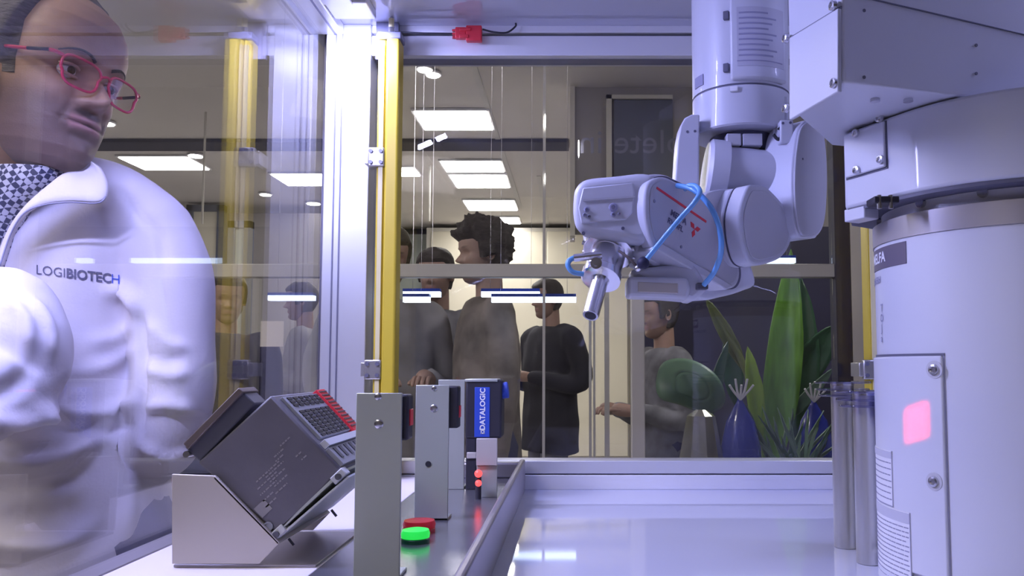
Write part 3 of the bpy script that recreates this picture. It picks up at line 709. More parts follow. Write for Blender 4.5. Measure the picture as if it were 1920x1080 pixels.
q0 = P(875, 848, Ys); q1 = P(893, 860, Ys); MB().span((q0.x, Ys, q1.z), (q1.x, Ys+.03, q0.z)).build('collar', 'bracket_warm', sc, bevel=.001)
q0 = P(873, 858, Ys); q1 = P(891, 911, Ys); MB().span((q0.x, Ys+.003, ZS), (q1.x, Ys+.03, q0.z)).build('foot', 'black_plastic', sc, bevel=.001)
q = P(940, 722, Ys); c = P(945, 735, Ys+.02)
MB().cyl(P(937, 733, Ys+.02), P(953, 731, Ys+.02), .012, seg=20).build('connector', 'blue_label', sc, bevel=.001)
# small bracket in front of the scanner
Yq = 1.10
a = P(894, 822, Yq); b = P(932, 900, Yq)
t = thing('sensor_bracket', ((a.x+b.x)/2, Yq, ZS), 'short grey bracket plate in front of the barcode scanner foot', 'sensor bracket', 'upright sheet-metal sensor brackets')
zm = P(900, 873, Yq).z
MB().span((a.x, Yq, ZS), (b.x, Yq+.003, zm)).build('plate', 'bracket', t, bevel=.0005)
MB().span((a.x, Yq-.004, zm+.0006), (b.x, Yq+.003, a.z)).build('plate', 'bracket_warm', t, bevel=.0005)
# indicator lamp; the lower ball stands in for its reflection
t = thing('indicator_lamp', P(897, 895, 1.095), 'small round red indicator lamp glowing at the scanner foot', 'indicator lamp')
for py, r in ((888, .0052), (906, .0044)):
    MB().sph(P(897, py, 1.080), r, 18, 12).build('bulb', 'led_red', t)
MB().cyl(P(897, 893, 1.085), (P(897, 893, 1.085).x, 1.085, ZS), .004).build('stem', 'black_plastic', t)
# push buttons
def button(px, py, Y, r, cap, body, label):
    c = P(px, py, Y); c.z = ZS
    t = thing('push_button', c, label, 'push button')
    MB().lathe(c, (0, 0, 1), [(0, r*.98), (.004, r*.98), (.005, r*.9)], 40).build('collar', body, t)
    MB().lathe(c, (0, 0, 1), [(.005, r*.97), (.009, r*1.0), (.0125, r*.92), (.0135, r*.6), (.0138, .001)], 40).build('cap', cap, t)
button(779, 1003, .822, .0145, 'green_glow', 'green_dark', 'glowing green round push button on the steel tray')
button(786, 985, .872, .0175, 'red_glow', 'red_plastic', 'dark red round push button behind the green one')
# two steel tubes with clear round discs
def tube_stand(px, pyb, r, label):
    c = PZ(px, pyb, ZT); Yt = c.y
    t = thing('steel_tube', c, label, 'steel tube', 'upright steel tubes with clear discs')
    zt = P(px, 716 + (px-1586)*.4, Yt).z
    MB().cyl(c, (c.x, c.y, zt), r, seg=40).build('tube', 'steel', t, bevel=.001)
    for k, (dz, rr) in enumerate(((-.0015, .031), (-.0095, .029), (-.016, .026))):
        MB().lathe((c.x, c.y, zt+dz), (0, 0, 1), [(0, rr), (.0022, rr)], 48).build('clear_disc', 'acrylic', t, bevel=.0006)
    MB().lathe((c.x, c.y, zt-.004), (0, 0, 1), [(0, r*1.03), (.004, r*1.03)], 40).build('top_ring', 'chrome', t)
tube_stand(1586, 1026, .0124, 'left brushed steel tube on the white table with clear discs on top')
tube_stand(1630, 1056, .0124, 'right brushed steel tube with clear discs, partly behind the robot base')
# ================================================================== the robot
rb = thing('robot_arm', (0.4125, 0.75, ZT), 'large white six-axis industrial robot arm with a chrome gripper nozzle', 'robot arm')
CX, CY = 0.4125, 0.75
def circ(r, z, n=72, a0=0): return [V((CX+r*math.cos(2*PI*i/n), CY+r*math.sin(2*PI*i/n), z)) for i in range(n)]
zf = lambda py: P(1900, py, .628).z
RC = .120
z_top = zf(385)
col = MB().lathe((CX, CY, ZT), (0, 0, 1), [(0, RC+.004), (.012, RC+.004), (.014, RC), (z_top-ZT-.012, RC)], 96).build('base_column', 'robot', rb, smooth=40)
MB().lathe((CX, CY, z_top-.012), (0, 0, 1), [(0, RC+.0012), (.020, RC+.0012), (.021, RC-.002)], 96).build('column_band', 'robot_band', rb)
MB().lathe((CX, CY, z_top+.008), (0, 0, 1), [(0, .1130), (.045, .1130)], 96).build('neck', 'white_rail', rb)
for aa in (-155, -128, -100, -75, 160):
    an = math.radians(aa); p = V((CX+.1130*math.cos(an), CY+.1130*math.sin(an), z_top+.017)); d = V((math.cos(an), math.sin(an), 0))
    MB().cyl(p, p+d*.004, .0042, seg=12).build('neck_bolt', 'screw', rb)
# cylinder helpers
def cyl_hit(px, py, r=RC):
    d = ray(px, py); ox, oy = EYE.x-CX, EYE.y-CY
    a = d.x*d.x+d.y*d.y; b = 2*(ox*d.x+oy*d.y); c = ox*ox+oy*oy-r*r; disc = b*b-4*a*c
    if disc < 0: disc = 0
    t = (-b-math.sqrt(disc))/(2*a); p = EYE+d*t; return math.atan2(p.y-CY, p.x-CX), p.z
def wrap(a, z, r): return V((CX+r*math.cos(a), CY+r*math.sin(a), z))
def patch(name, a0, a1, z0, z1, r0, r1, m, par, n=24, bevel=.0):
    R = []
    for i in range(n+1):
        a = a0+(a1-a0)*i/n; R.append([wrap(a, z0, r0), wrap(a, z0, r1), wrap(a, z1, r1), wrap(a, z1, r0)])
    return MB().rings(R).build(name, m, par, bevel=bevel)
aR, zP1 = cyl_hit(1765, 667, RC+.003)
aL = aR-1.25
pan = patch('access_panel', aL, aR, ZT+.02, zP1, RC-.001, RC+.0032, 'robot', col, 40, bevel=.0015)
patch('panel_seam', aL, aR+.012, zP1, zP1+.0022, RC-.001, RC+.0010, 'seam', pan, 40)
patch('panel_seam', aR, aR+.010, ZT+.02, zP1, RC-.001, RC+.0006, 'ink_light', pan, 4)
for py in (693, 903):
    a, z = cyl_hit(1752, py, RC+.003); d = V((math.cos(a), math.sin(a), 0)); p = wrap(a, z, RC+.0025)
    MB().lathe(p, d, [(0, .0080), (.0012, .0076), (.0013, .0062)], 24).build('screw_recess', 'robot_grey', pan)
    MB().lathe(p+d*.001, d, [(0, .0048), (.0022, .0044), (.0026, .0028), (.0012, .0026)], 20).build('panel_screw', 'screw', pan)
def clabel(name, px0, px1, py0, py1, m, r=RC, th=.0006, par=None, aa=None):
    a1, z1 = cyl_hit(px1, py0, r); _, z0 = cyl_hit(px1, py1, r)
    a0 = a1-aa if aa else cyl_hit(px0, py0, r)[0]
    return patch(name, a0, a1, z0, z1, r, r+th, m, par or col, 12), a0, a1, z0, z1
def ctext(s, size, m, par, ac, zc, r, bold=0):
    return text_on('lettering', s, size, m, par, lambda x, y: wrap(ac + x/r, zc+y, r), bold)
lab, a0, a1, z0, z1 = clabel('brand_label', 1640, 1699, 452, 494, 'label_dark', aa=.62)
ctext('MELFA', .0135, 'white_print', lab, (a1-.215-.22), (z0+z1)/2+.0005, RC+.0009, .0004)
clabel('small_label', 1640, 1660, 420, 446, 'white_rail', aa=.3)
ct, zt = cyl_hit(1656, 523, RC)
ctext('MITSUBISHI ERH', .0085, 'ink_light', col, ct-.30, zt, RC+.0006, .0003)
for k, ch in enumerate(('T', 'O', 'J', 'a')):
    a, z = cyl_hit(1655, 578+k*19, RC); ctext(ch, .010, 'ink_light', col, a-.01, z, RC+.0006, .0002)
lab, a0, a1, z0, z1 = clabel('warning_label', 1640, 1673, 846, 950, 'white_rail', RC+.0033, .0004, pan, aa=.5)
def lines(par, a0, a1, z0, z1, r, n, header, seed=1, m='ink_light'):
    random.seed(seed)
    patch('label_header', a0, a1-.008, z1-header-.001, z1-.001, r, r+.0003, 'label_grey', par, 8)
    patch('label_border', a1-.006, a1, z0, z1, r, r+.0003, 'ink_light', par, 2)
    patch('label_border', a0, a1, z0, z0+.0008, r, r+.0003, 'ink_light', par, 8)
    gm = MB()
    for i in range(n):
        zc = z1-header-.004-(z1-z0-header-.006)*(i+.3)/n; a = a0+.02
        while a < a1-.04:
            d = random.uniform(.02, .07); R = [[wrap(q, zc, r), wrap(q, zc, r+.0003), wrap(q, zc+.0009, r+.0003), wrap(q, zc+.0009, r)] for q in (a, min(a+d, a1-.02))]
            gm.rings(R); a += d+.012
    gm.build('label_print', m, par)
lines(lab, a0, a1, z0, z1, RC+.0038, 7, .006, 2)
lab, a0, a1, z0, z1 = clabel('warning_label', 1640, 1707, 962, 1100, 'white_rail', RC+.0033, .0004, pan, aa=.75)
lines(lab, a0, a1, z0, z1, RC+.0038, 12, .009, 5)
# rotating shoulder housing with the side block
RH = .1365
zh1 = P(1900, 152, CY-RH).z; zh0 = P(1900, 325, CY-RH).z
Apt = V((P(1583, 300, .755).x, .755, 0)); _a = cyl_hit(1672, 300, RH)[0]; Bpt = V((CX+(RH+.001)*math.cos(_a), CY+(RH+.001)*math.sin(_a), 0))
cir = [(CX+RH*math.cos(2*PI*i/96), CY+RH*math.sin(2*PI*i/96)) for i in range(96)]
def hull(pts):
    pts = sorted(set(pts)); 
    def half(ps):
        h = []
        for p in ps:
            while len(h) >= 2 and (h[-1][0]-h[-2][0])*(p[1]-h[-2][1])-(h[-1][1]-h[-2][1])*(p[0]-h[-2][0]) <= 0: h.pop()
            h.append(p)
        return h
    a, b = half(pts), half(pts[::-1]); return a[:-1]+b[:-1]
hp = hull(cir + [(Apt.x, Apt.y), (Bpt.x, Bpt.y), (Apt.x+.03, .83)])
hs = MB().prism([V((x, y, zh0)) for x, y in hp], (0, 0, zh1-zh0)).build('shoulder_housing', 'robot', rb, bevel=.003, seg=3, smooth=40)
MB().prism([V((CX+(x-CX)*.985, CY+(y-CY)*.985, zh0-.003)) for x, y in hp], (0, 0, .003)).build('housing_seam', 'seam', rb)
# plate with four screws on the block face
e = (Bpt-Apt); L = e.length; ex = e.normalized(); nx = V((ex.y, -ex.x, 0))
if nx.dot(V((0, 0, 0))-Apt) < 0: nx = -nx
zA = P(1600, 243, .73).z
za, zb_ = Q(1663, 313, Bpt, nx).z, Q(1663, 226, Bpt, nx).z
u0 = (Q(1588, 300, Apt, nx)-Apt).dot(ex); u1 = (Q(1663, 300, Apt, nx)-Apt).dot(ex)
def AP(u, z, off=0): p = Apt+ex*u+nx*off; return V((p.x, p.y, z))
cp = MB().prism([AP(u0, za), AP(u1, za), AP(u1, zb_), AP(u0, zb_)], nx*.003).build('cover_plate', 'robot', hs, bevel=.0012)
MB().prism([AP(u0-.001, za-.0016), AP(u1+.0012, za-.0016), AP(u1+.0012, zb_), AP(u0-.001, zb_)], nx*.0006).build('plate_seam', 'seam', hs)
for (x, y) in ((1606, 250), (1650, 222), (1652, 299), (1607, 319)):
    q = Q(x, y, Apt+nx*.003, nx); MB().lathe(q, nx, [(0, .0040), (.0026, .0036), (.003, .002), (.0018, .0018)], 16).build('plate_screw', 'screw', cp)
sbk = MB().prism([AP(-.004, zh0-.012, -.02), AP(.022, zh0-.012, -.02), AP(.022, zh0, -.02), AP(-.004, zh0, -.02)], nx*.018).build('stop_block', 'robot', rb, bevel=.001)
q = P(1655, 378, .70)
MB().box(q, (.022, .02, .006)).build('cable_gland', 'black_plastic', rb, bevel=.001)
for dx in (-.006, .004): MB().cyl(q+V((dx, -.008, -.008)), q+V((dx, -.008, .004)), .0022, seg=10).build('gland_screw', 'screw', rb)
for (x, y) in ((1668, 192), (1732, 163)):
    q = P(x, y, .63); q.z = zh1; MB().lathe(q+V((0, .03, -.001)), (0, 0, 1), [(0, .004), (.004, .0036)], 14).build('housing_screw', 'screw', hs)
# ---- upper arm box turned by 17 degrees
th = math.radians(17); bxv = V((math.cos(th), math.sin(th), 0)); byv = V((-math.sin(th), math.cos(th), 0))
zb0 = zh1+.0015
N0 = P(1583, 172, .62); N0 = V((N0.x, .62, zb0))
Ld = (Q(1480, 150, N0, bxv)-N0).dot(byv)
zt0 = P(1583, -30, .62).z
ua = MB().prism([N0, N0+bxv*.34, N0+bxv*.34+byv*.16, N0+byv*.16+bxv*.10, N0+byv*Ld+bxv*.004, N0+byv*Ld], (0, 0, zt0-zb0+.12)).build('upper_arm', 'robot', rb, bevel=.004, seg=3)
def BQ(px, py): return Q(px, py, N0, byv)            # on the front face
# seam of the front face
s0 = BQ(1640, 0); s1 = BQ(1925, 66)
MB().tube([s0-(s1-s0)*.3, s1+(s1-s0)*.2], .0008, 6, smooth=False).build('arm_seam', 'seam', ua)
for (x, y) in ((1620, 20), (1620, 145), (1830, 85), (1830, 138)):
    q = BQ(x, y); MB().cyl(q+byv*.001, q-byv*.0006, .0014, seg=12).build('arm_hole', 'seam', ua)
# end plate
def EQ(px, py): return Q(px, py, N0, bxv)
pl = [EQ(1579, 173), EQ(1579, 16), EQ(1487, 72), EQ(1487, 226)]
ep = MB().prism(pl, -bxv*.004).build('end_plate', 'robot', ua, bevel=.001)
MB().prism([pl[1]+V((0, 0, .0)), pl[2], pl[2]+V((0, 0, .0022)), pl[1]+V((0, 0, .0022))], -bxv*.001).build('plate_seam', 'seam', ua)
for (x, y) in ((1570, 12), (1481, 73), (1572, 157), (1481, 204)):
    q = EQ(x, y)-bxv*.003; MB().lathe(q, -bxv, [(0, .0042), (.003, .0038), (.0036, .0024), (.002, .002)], 16).build('plate_screw', 'screw', ep)
# elbow body above linking box and forearm
elb = [P(1500, 60, .80), P(1590, 60, .78), P(1590, -60, .78), P(1500, -60, .80)]
FC = P(1390, 300, .99); FX, FY = FC.x, .99
m = MB(); zt_ = P(1390, -95, .99).z
m.prism([V((FX-.02, FY-.05, zt_-.06)), V((N0.x+.05, .70, zt_-.06)), V((N0.x+.12, .84, zt_-.06)), V((FX+.03, FY+.07, zt_-.06))], (0, 0, .10))
m.build('elbow', 'robot', rb, bevel=.01, seg=3)
# small upper body seen left of the end plate
q0 = P(1505, 75, .80)
MB().prism([V((q0.x, .80, q0.z-.02)), V((q0.x+.06, .76, q0.z-.02)), V((q0.x+.08, .84, q0.z-.02)), V((q0.x+.02, .88, q0.z-.02))], (0, 0, .09)).build('elbow_cover', 'robot', rb, bevel=.004)
# ---- forearm (vertical cylinder)
RF = .0600
def FP(py): return P(1390, py, FY-RF).z
fa = MB().lathe((FX, FY, FP(154)), (0, 0, 1), [(0, RF), (FP(-120)-FP(154), RF)], 64).build('forearm', 'robot', rb)
MB().lathe((FX, FY, FP(157)), (0, 0, 1), [(0, RF-.001), (.0025, RF-.001)], 64).build('forearm_seam', 'seam', fa)
cuff = MB().lathe((FX, FY, FP(232)), (0, 0, 1), [(0, .045), (0, RF-.002), (.002, RF), (FP(158)-FP(232), RF)], 64).build('forearm_cuff', 'robot', rb, smooth=40)
def fw(a, z, r): return V((FX+r*math.cos(a), FY+r*math.sin(a), z))
def fhit(px, py, r=RF):
    d = ray(px, py); ox, oy = -FX, -FY
    a = d.x*d.x+d.y*d.y; b = 2*(ox*d.x+oy*d.y); c = ox*ox+oy*oy-r*r; disc = max(0, b*b-4*a*c)
    t = (-b-math.sqrt(disc))/(2*a); p = EYE+d*t; return math.atan2(p.y-FY, p.x-FX), p.z
def fpatch(name, px0, px1, py0, py1, r0, r1, m, par, n=16, bev=0):
    a0, z1 = fhit(px0, py0, r1); a1 = fhit(px1, py0, r1)[0]; z0 = fhit(px0, py1, r1)[1]
    R = [[fw(a0+(a1-a0)*i/n, z0, r0), fw(a0+(a1-a0)*i/n, z0, r1), fw(a0+(a1-a0)*i/n, z1, r1), fw(a0+(a1-a0)*i/n, z1, r0)] for i in range(n+1)]
    return MB().rings(R).build(name, m, par, bevel=bev)
fp_ = fpatch('forearm_panel', 1366, 1472, -60, 150, RF-.002, RF+.006, 'robot', fa, 20, .003)
rl = fpatch('rating_plate', 1381, 1468, 13, 124, RF+.006, RF+.0065, 'label_grey', fp_)
for i in range(9): fpatch('plate_print', 1385, 1440+(i*37 % 22), 22+i*10, 25+i*10, RF+.0065, RF+.0068, 'ink_light', rl, 8)
fpatch('plate_print', 1382, 1467, 113, 115, RF+.0065, RF+.0068, 'ink_light', rl, 8)
for y in (29, 127): fpatch('panel_clip', 1355, 1366, y-8, y+8, RF-.001, RF+.004, 'seam', fp_, 4, .001)
fpatch('cuff_mark', 1303, 1318, 148, 168, RF, RF+.001, 'ink_light', fa, 6)
fpatch('cuff_light', 1368, 1384, 162, 172, RF, RF+.003, 'white_print', cuff, 4, .001)
# ---- wrist: joint frame
a_ = V((.647, -.763, 0)).normalized(); b_ = V((.763, .647, 0)).normalized()
def face(pts, o): return [Q(x, y, o, a_) for x, y in pts]
def slab(name, pts, o, th_, m, par=rb, bevel=.004, seg=3): return MB().prism(face(pts, o), -a_*th_).build(name, m, par, bevel=bevel, seg=seg, smooth=40)
def ell(cx, cy, rx, ry, n=40, rot=0):
    return [(cx+rx*math.cos(t)*math.cos(rot)-ry*math.sin(t)*math.sin(rot), cy+rx*math.cos(t)*math.sin(rot)+ry*math.sin(t)*math.cos(rot)) for t in (2*PI*i/n for i in range(n))]
def smooth_poly(pts, k=5):
    v = [V((x, y, 0)) for x, y in pts]; v = [v[-1]]+v+[v[0], v[1]]; out = []
    for i in range(1, len(v)-2):
        a, b, c, d = v[i-1], v[i], v[i+1], v[i+2]
        for j in range(k):
            t = j/k; p = 0.5*((2*b)+(c-a)*t+(2*a-5*b+4*c-d)*t*t+(3*b-a-3*c+d)*t**3); out.append((p.x, p.y))
    return out
# right yoke: thick housing with a cover facing the right
oY = P(1520, 330, .935)
yoke = slab('yoke_housing', smooth_poly([(1500, 238), (1515, 224), (1538, 232), (1549, 270), (1552, 340), (1548, 410), (1536, 440), (1515, 446), (1498, 440), (1489, 400), (1487, 330), (1492, 275)]), oY, .046, 'robot', bevel=.003)
slab('yoke_cover', smooth_poly([(1503, 240), (1518, 229), (1537, 236), (1548, 272), (1551, 340), (1547, 408), (1535, 436), (1517, 442), (1502, 436), (1493, 400), (1491, 330), (1495, 276)]), oY+a_*.003, .003, 'robot_grey', yoke, .001)
for (x, y) in ((1505, 298),): q = Q(x, y, oY+a_*.0031, a_); MB().cyl(q, q+a_*.0005, .0013, seg=10).build('cover_hole', 'seam', yoke)
# yoke tines with two dots
def tine(pts, Y, dots, th_=.02):
    tn = MB().prism([P(x, y, Y) for x, y in pts], (0, th_, 0)).build('yoke_tine', 'robot', rb, bevel=.002, seg=3)
    for (x, y) in dots: q = P(x, y, Y); MB().cyl(q+V((0, .001, 0)), q-V((0, .0005, 0)), .0016, seg=12).build('tine_hole', 'seam', tn)
tine([(1265, 352), (1271, 262), (1276, 235), (1284, 221), (1297, 214), (1312, 214), (1311, 352)], .945, ((1289, 247), (1303, 246)), .035)
tine([(1463, 268), (1463, 224), (1488, 224), (1488, 268)], .925, ((1468, 231), (1482, 230)), .05)
tine([(1450, 180), (1450, 262), (1478, 262), (1478, 180)], .95, (), .05)
# dark gap with fittings below the cuff
MB().lathe((FX+.002, FY+.006, FP(232)-.02), (0, 0, 1), [(0, .040), (.022, .040)], 40).build('joint_core', 'seam', rb)
for (x0, x1) in ((1363, 1390), (1393, 1430)): q0 = P(x0, 250, .945); q1 = P(x1, 272, .945); MB().span((q0.x, .945, q1.z), (q1.x, .965, q0.z)).build('gap_fitting', 'robot_grey', rb, bevel=.001)
q = P(1450, 252, .93); MB().tube([q, q+V((.006, 0, -.006)), q+V((.012, 0, .002)), q+V((.006, 0, .008))], .002).build('wire_loop', 'black_plastic', rb)
# horizontal pivot drum
j0 = P(1322, 322, .965); j1 = P(1478, 340, .965)
jr = .040
dj = (j1-j0).normalized()
MB().lathe(j0, dj, [(0, jr-.004), (.004, jr), (.024, jr), (.025, jr-.006), ((j1-j0).length-.014, jr-.006), ((j1-j0).length-.012, jr+.004), ((j1-j0).length, jr+.004)], 56).build('pivot_drum', 'robot', rb, smooth=40)
# second joint: drum with cover disc facing the right
oD = P(1437, 420, .900)
d_out = smooth_poly([(1402, 352), (1416, 346), (1440, 352), (1468, 382), (1484, 415), (1483, 455), (1466, 482), (1440, 494), (1415, 497), (1399, 482), (1389, 440), (1388, 395)])
dd = slab('elbow_joint_cap', d_out, oD, .022, 'robot', bevel=.003)
MB().prism([Q(x, y, oD, a_)-a_*.0215 for x, y in d_out], -a_*.0012).build('cap_seam', 'seam', dd)
cD = sum((Q(x, y, oD, a_) for x, y in d_out), V())/len(d_out)
MB().prism([cD+(Q(x, y, oD, a_)-cD)*.99-a_*.0227 for x, y in d_out], -a_*.072).build('joint_body', 'robot', rb, bevel=.004, seg=3, smooth=40)
MB().prism([cD+(Q(x, y, oD, a_)-cD)*.86 for x, y in d_out], a_*.0012).build('cap_disc', 'robot_grey', dd, bevel=.001)
q = Q(1404, 417, oD, a_); MB().cyl(q, q+a_*.001, .0016, seg=10).build('cap_hole', 'seam', dd)
# saddle joining drum and second joint
slab('saddle', smooth_poly([(1326, 362), (1400, 352), (1462, 350), (1500, 352), (1525, 420), (1530, 446), (1480, 440), (1440, 410), (1380, 430), (1325, 410)]), P(1430, 360, .955), .045, 'robot', rb, .006)
# ---- long link with the printed cover
oL = P(1290, 430, .862)
cov = smooth_poly([(1213, 352), (1224, 336), (1245, 331), (1268, 340), (1310, 362), (1345, 400), (1372, 450), (1388, 505), (1382, 535), (1362, 541), (1340, 530), (1245, 478), (1222, 448), (1211, 400)])
lk = MB().prism([Q(x, y, oL, a_) for x, y in cov], -a_*.020).build('link', 'robot', rb, bevel=.004, seg=4, smooth=40)
cL = sum((Q(x, y, oL, a_) for x, y in cov), V())/len(cov)
MB().prism([cL+(Q(x, y, oL, a_)-cL)*.93 for x, y in cov], a_*.0010).build('link_cover', 'robot_grey', lk, bevel=.0008)
low = smooth_poly([(1196, 345), (1215, 328), (1250, 326), (1285, 344), (1330, 372), (1372, 420), (1405, 480), (1420, 530), (1398, 545), (1360, 556), (1318, 560), (1280, 520), (1225, 490), (1202, 455), (1190, 400)])
oL2 = oL-a_*.0205
_c = sum((Q(x, y, oL2, a_) for x, y in cov), V())/len(cov)
MB().prism([_c+(Q(x, y, oL2, a_)-_c)*1.012 for x, y in cov], -a_*.0012).build('link_seam', 'seam', lk)
cL2 = sum((Q(x, y, oL2, a_) for x, y in low), V())/len(low)
lk2 = MB().prism([cL2+(Q(x, y, oL2, a_)-cL2)*1.0-a_*.001 for x, y in low], -a_*.045).build('link_body', 'robot', rb, bevel=.006, seg=4, smooth=40)
# red line, logo and marks on the cover
oC = oL+a_*.0012
def cover_line(pts, wpx, m, name, par):
    p = [Q(x, y, oC, a_) for x, y in pts]; d = (p[-1]-p[0]).normalized(); sd = d.cross(a_)*wpx
    return MB().prism([p[0]-sd, p[-1]-sd, p[-1]+sd, p[0]+sd], a_*.0004).build(name, m, par)
cover_line([(1231, 352), (1324, 416)], .0013, 'red_plastic', 'red_line', lk)
ld = (Q(1324, 416, oC, a_)-Q(1231, 352, oC, a_)).normalized(); lu = a_.cross(ld).normalized()
if lu.z < 0: lu = -lu
ld = lu.cross(a_) if (lu.cross(a_)).dot(ld) > 0 else -lu.cross(a_)
text_on('lettering', 'MELFA', .0090, 'ink', lk, plane_map(Q(1272, 408, oC, a_), ld, lu, a_, .0004), .0004)
text_on('lettering', 'RV-4FL', .0085, 'ink', lk, plane_map(Q(1266, 422, oC, a_), ld, lu, a_, .0004), .0003)
# three-diamond emblem
ec = Q(1302, 430, oC, a_); m = MB()
for k in range(3):
    an = PI/2*3+k*2*PI/3-.05; d1 = lu*math.sin(an)+ld*math.cos(an); d2 = lu*math.sin(an+PI/6)+ld*math.cos(an+PI/6); d3 = lu*math.sin(an-PI/6)+ld*math.cos(an-PI/6); s_ = .0058
    m.prism([ec, ec+d2*s_, ec+(d2+d3)*s_, ec+d3*s_], a_*.0004)
m.build('emblem', 'red_plastic', lk)
for (x, y) in ((1227, 377), (1277, 463), (1330, 520)): q = Q(x, y, oC, a_); MB().cyl(q, q+a_*.0006, .0016, seg=10).build('cover_hole', 'ink_light', lk)
# rib below the cover and the rectangular box under the link
rib = face([(1236, 452), (1376, 536), (1362, 543), (1232, 468)], oL+a_*.004)
MB().prism(rib, -a_*.03).build('link_rib', 'robot', lk, bevel=.0015)
bo = P(1240, 540, .845)
b0_ = P(1176, 535, .85); b1_ = P(1292, 540, .85)
box_pts = [P(1176, 518, .85), P(1290, 520, .85), P(1296, 540, .85), P(1290, 562, .85), P(1240, 558, .85), P(1176, 556, .85)]
ub = MB().prism(box_pts, (0, .04, 0)).build('under_box', 'robot', rb, bevel=.004)
MB().prism([P(1196, 528, .8495), P(1272, 531, .8495), P(1272, 551, .8495), P(1196, 548, .8495)], (0, .002, 0)).build('box_label', 'bracket_warm', ub, bevel=.001)
MB().prism([P(1180, 505, .86), P(1300, 490, .86), P(1330, 540, .86), P(1300, 566, .86), P(1190, 520, .86)], (0, .05, 0)).build('under_body', 'robot', rb, bevel=.006)
# ---- wrist head
wh = smooth_poly([(1073, 372), (1078, 350), (1098, 334), (1150, 328), (1205, 323), (1228, 335), (1235, 380), (1226, 430), (1205, 455), (1160, 450), (1110, 442), (1082, 430), (1073, 405)], 4)
hd = MB().prism([P(x, y, .830) for x, y in wh], (0.012, .07, 0)).build('wrist_head', 'robot', rb, bevel=.012, seg=5, smooth=60)
pnl = MB().prism([P(1093, 352, .8285), P(1186, 342, .8285), P(1190, 362, .8285), P(1186, 398, .8285), P(1174, 412, .8285), P(1090, 419, .8285), P(1084, 390, .8285)], (0, .004, 0)).build('head_panel', 'robot', hd, bevel=.0012)
MB().prism([P(1093, 373, .8275), P(1190, 367, .8275), P(1190, 370, .8275), P(1093, 377, .8275)], (0, .002, 0)).build('panel_ridge', 'robot_grey', pnl)
for (x, y, r) in ((1100, 393, .0024), (1096, 403, .0018), (1104, 406, .0018), (1150, 389, .0040), (1150, 402, .0022), (1161, 401, .0014)):
    q = P(x, y, .8283); MB().lathe(q, (0, -1, 0), [(0, r*1.2), (.0012, r), (.0014, r*.6), (.0004, r*.5)], 16).build('panel_screw', 'ink_light', pnl)
for (x, y) in ((1094, 437), (1168, 428)): q = P(x, y, .8290); MB().cyl(q+V((0, .004, 0)), q-V((0, .0004, 0)), .0018, seg=10).build('head_hole', 'seam', hd)
# tool axis
T0 = P(1152, 430, .882); T1 = P(1107, 592, .815)
ta = (T1-T0).normalized(); TL = (T1-T0).length
def tt(k): return k*TL
tool = MB().lathe(T0, ta, [(tt(.04), .032), (tt(.12), .0325), (tt(.20), .0290), (tt(.24), .0270)], 48).build('flange_neck', 'robot', rb, smooth=40)
fl = MB().lathe(T0, ta, [(tt(.235), .0275), (tt(.285), .0275), (tt(.29), .026)], 48).build('tool_flange', 'chrome', rb)
u_, v_, n_ = frame(ta)
for k in range(12):
    an = 2*PI*k/12; dd_ = u_*math.cos(an)+v_*math.sin(an); q = T0+ta*tt(.26)+dd_*.0270
    MB().cyl(q, q+dd_*.003, .0026, seg=10).build('flange_bolt', 'screw', fl)
gr = MB().lathe(T0, ta, [(tt(.29), .0185), (tt(.31), .0195), (tt(.52), .0195), (tt(.53), .0185)], 48).build('gripper_body', 'chrome', rb)
MB().lathe(T0, ta, [(tt(.53), .0200), (tt(.535), .0212), (tt(.60), .0212), (tt(.61), .019)], 48).build('gripper_disc', 'chrome', rb)
nz = MB().lathe(T0, ta, [(tt(.61), .0100), (tt(.64), .0088), (tt(.985), .0086), (tt(1.0), .0080)], 40).build('nozzle', 'chrome', rb)
MB().lathe(T0, ta, [(tt(.995), .0062), (tt(1.003), .0060)], 24).build('nozzle_mouth', 'black_plastic', nz)
q0 = P(1128, 478, .835); q1 = P(1076, 484, .835)
ft = MB().cyl(q0, q1, .0042, seg=16).build('side_fitting', 'chrome', gr)
q = P(1118, 492, .815); MB().lathe(q+V((0, .01, 0)), (0, -1, 0), [(0, .006), (.005, .006), (.005, .003), (.008, .003)], 20).build('elbow_fitting', 'chrome', gr)
# bracket and fitting that hold the hose
MB().tube([P(1160, 470, .835), P(1180, 485, .83), P(1194, 500, .83)], .0015, 8).build('hose_bracket', 'brown_grey', rb)
q = P(1206, 493, .826); MB().sph(q, .0065, 14, 10).build('hose_fitting', 'navy', rb)
q = P(1196, 503, .83); MB().sph(q, .0038, 12, 8).build('fitting_screw', 'chrome', rb)
q = P(1316, 537, .855); MB().box(q, (.012, .012, .007)).build('hose_clip', 'dark_mid', rb, bevel=.001)
# ---- blue air hoses
hz = thing('air_hose', P(1260, 430, .80), 'thin blue air hose looping over the robot wrist', 'air hose', )
MB().tube([P(1210, 489, .826), P(1240, 452, .82), P(1275, 410, .815), P(1300, 382, .81), P(1312, 362, .81), P(1306, 350, .82), P(1292, 348, .83), P(1285, 354, .845)], .0028, 12).build('hose', 'tube_blue', hz)
MB().tube([P(1270, 348, .845), P(1300, 356, .825), P(1330, 385, .815), P(1348, 425, .815), P(1352, 470, .82), P(1340, 508, .835), P(1320, 534, .85)], .0030, 12).build('hose', 'tube_blue', hz)
tag(MB().tube([P(1080, 482, .835), P(1068, 488, .832), P(1065, 498, .83), P(1074, 510, .83), P(1094, 514, .832)], .0028, 10).build('air_hose', 'tube_blue'), 'short clear blue hose loop left of the chrome gripper body', 'air hose')
0 and print('TGT', wrap(cyl_hit(1718, 792, RC+.003)[0], cyl_hit(1718, 792, RC+.003)[1], RC+.003))
